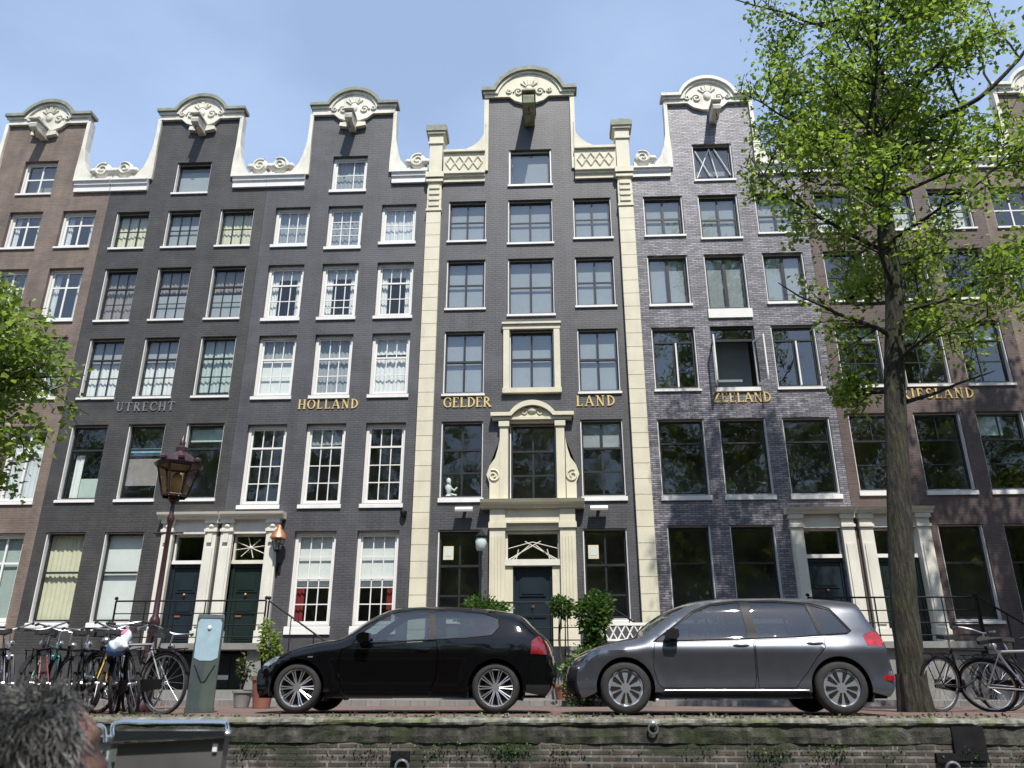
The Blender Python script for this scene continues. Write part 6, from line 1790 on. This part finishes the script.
person('seated passenger with frizzy dark grey hair, seen from behind at the bottom left corner', (-.735, 1.10, -.530))

# ------------------------------------------------------------------ the far bank behind the viewer, mirrored in windows and paint
wb = [M['wall_brown'], M['wall_red'], M['wall_blackB']]
x = -62; r5 = random.Random(12); k5 = 0
while x < 62:
    w5 = r5.uniform(6, 9); hh = r5.uniform(15, 18.5)
    t = thing('canal_house', 'brick canal house on the opposite bank, seen only mirrored in glass and car paint', 'house', (x + w5 / 2, -30, 0), 0, 'houses on the opposite bank')
    ops = []
    for q in range(4):
        for i in range(3): ops.append(op(x + w5 * (i + .5) / 3, 1.2, 1.5 + q * 3.4, 3.6 + q * 3.4))
    mb = MB(); wall_mesh(mb, x + .01, x + w5 - .01, 0, hh - 2.5, ops, 30)
    mb.prism([(x + .01, hh - 2.5), (x + w5 - .01, hh - 2.5), (x + w5 * .65, hh), (x + w5 * .35, hh)], 30, 30.4)
    mb.quad((x, 30.3, 0), (x + w5, 30.3, 0), (x + w5, 30.3, hh - 2.5), (x, 30.3, hh - 2.5))
    for i in range(len(mb.v)): mb.v[i] = (mb.v[i][0], -mb.v[i][1], mb.v[i][2])
    mb.build('wall', wb[k5 % 3], t, recalc=False)
    for o_ in ops:
        q = MB(); q.box(o_[0], o_[1], -30.2, -30.12, o_[2], o_[3]); q.mi = 1; q.box(o_[0] + .08, o_[1] - .08, -30.11, -30.10, o_[2] + .08, o_[3] - .08)
        q.build('window', [M['white'], M['plastic']], t)
    x += w5; k5 += 1
for k in range(16):
    c = copy_tree(tree2); c.location = (-42 + k * 5.6 + r5.uniform(-1, 1), -22.5, -.1); c.rotation_euler = (0, 0, r5.uniform(0, 6)); s_ = r5.uniform(1.15, 1.35); c.scale = (s_, s_, s_)
    c['label'] = 'leafy street tree on the opposite bank, seen only mirrored in glass and car paint'; c['group'] = 'trees on the opposite bank'
# ------------------------------------------------------------------ camera, sun, sky
cam = bpy.data.cameras.new('camera'); co = bpy.data.objects.new('camera', cam); col.objects.link(co)
cam.sensor_width = 36; cam.lens = 790 / 1024 * 36; cam.clip_end = 2000; cam.clip_start = .02; cam.dof.use_dof = True; cam.dof.focus_distance = 16; cam.dof.aperture_fstop = 6.5
co.location = (0, 0, .285); co.rotation_euler = (R(90 + 21.2), 0, R(2.7))
sc.camera = co
AZ, EL = 16.0, 57.0
sd = Vector((math.sin(R(AZ)) * math.cos(R(EL)), -math.cos(R(AZ)) * math.cos(R(EL)), math.sin(R(EL))))
sl = bpy.data.lights.new('sun', 'SUN'); sl.energy = 4.2; sl.angle = R(.53); sl.color = (1, .95, .87)
so = bpy.data.objects.new('sun', sl); col.objects.link(so)
so.rotation_euler = (-sd).to_track_quat('-Z', 'Y').to_euler(); so.location = sd * 50
w = bpy.data.worlds.new('World'); sc.world = w; w.use_nodes = True
nt = w.node_tree; bg = nt.nodes['Background']
sky = nt.nodes.new('ShaderNodeTexSky'); sky.sky_type = 'NISHITA'; sky.sun_disc = False
sky.sun_elevation = R(EL); sky.sun_rotation = math.atan2(sd.x, sd.y); sky.altitude = 0; sky.air_density = 1.0; sky.dust_density = .6; sky.ozone_density = 2.0
tc = nt.nodes.new('ShaderNodeTexCoord')
mp = nt.nodes.new('ShaderNodeMapping'); mp.inputs['Scale'].default_value = (1, 1, 2.2); mp.inputs['Location'].default_value = (.8, .3, .2); nt.links.new(tc.outputs['Generated'], mp.inputs[0])
nz = nt.nodes.new('ShaderNodeTexNoise'); nz.inputs['Scale'].default_value = 1.6; nz.inputs['Detail'].default_value = 6; nz.inputs['Roughness'].default_value = .5
nt.links.new(mp.outputs[0], nz.inputs['Vector'])
mr = nt.nodes.new('ShaderNodeMapRange'); mr.inputs[1].default_value = .38; mr.inputs[2].default_value = .75; mr.inputs[3].default_value = .35; mr.inputs[4].default_value = .72
nt.links.new(nz.outputs['Fac'], mr.inputs[0])
cl = _mix(nt, mr.outputs[0], sky.outputs[0], (4.15, 5.3, 7.3))
nt.links.new(cl, bg.inputs['Color']); bg.inputs['Strength'].default_value = .12
sc.view_settings.view_transform = 'Standard'; sc.view_settings.look = 'None'; sc.view_settings.gamma = 1; sc.view_settings.exposure = .6
sc.cycles.use_denoising = True
sc.cycles.max_bounces = 8; sc.cycles.transparent_max_bounces = 12; sc.cycles.diffuse_bounces = 3; sc.cycles.glossy_bounces = 4
sc.cycles.caustics_reflective = False; sc.cycles.caustics_refractive = False
sc.cycles.sample_clamp_indirect = 6
sc.render.film_transparent = False
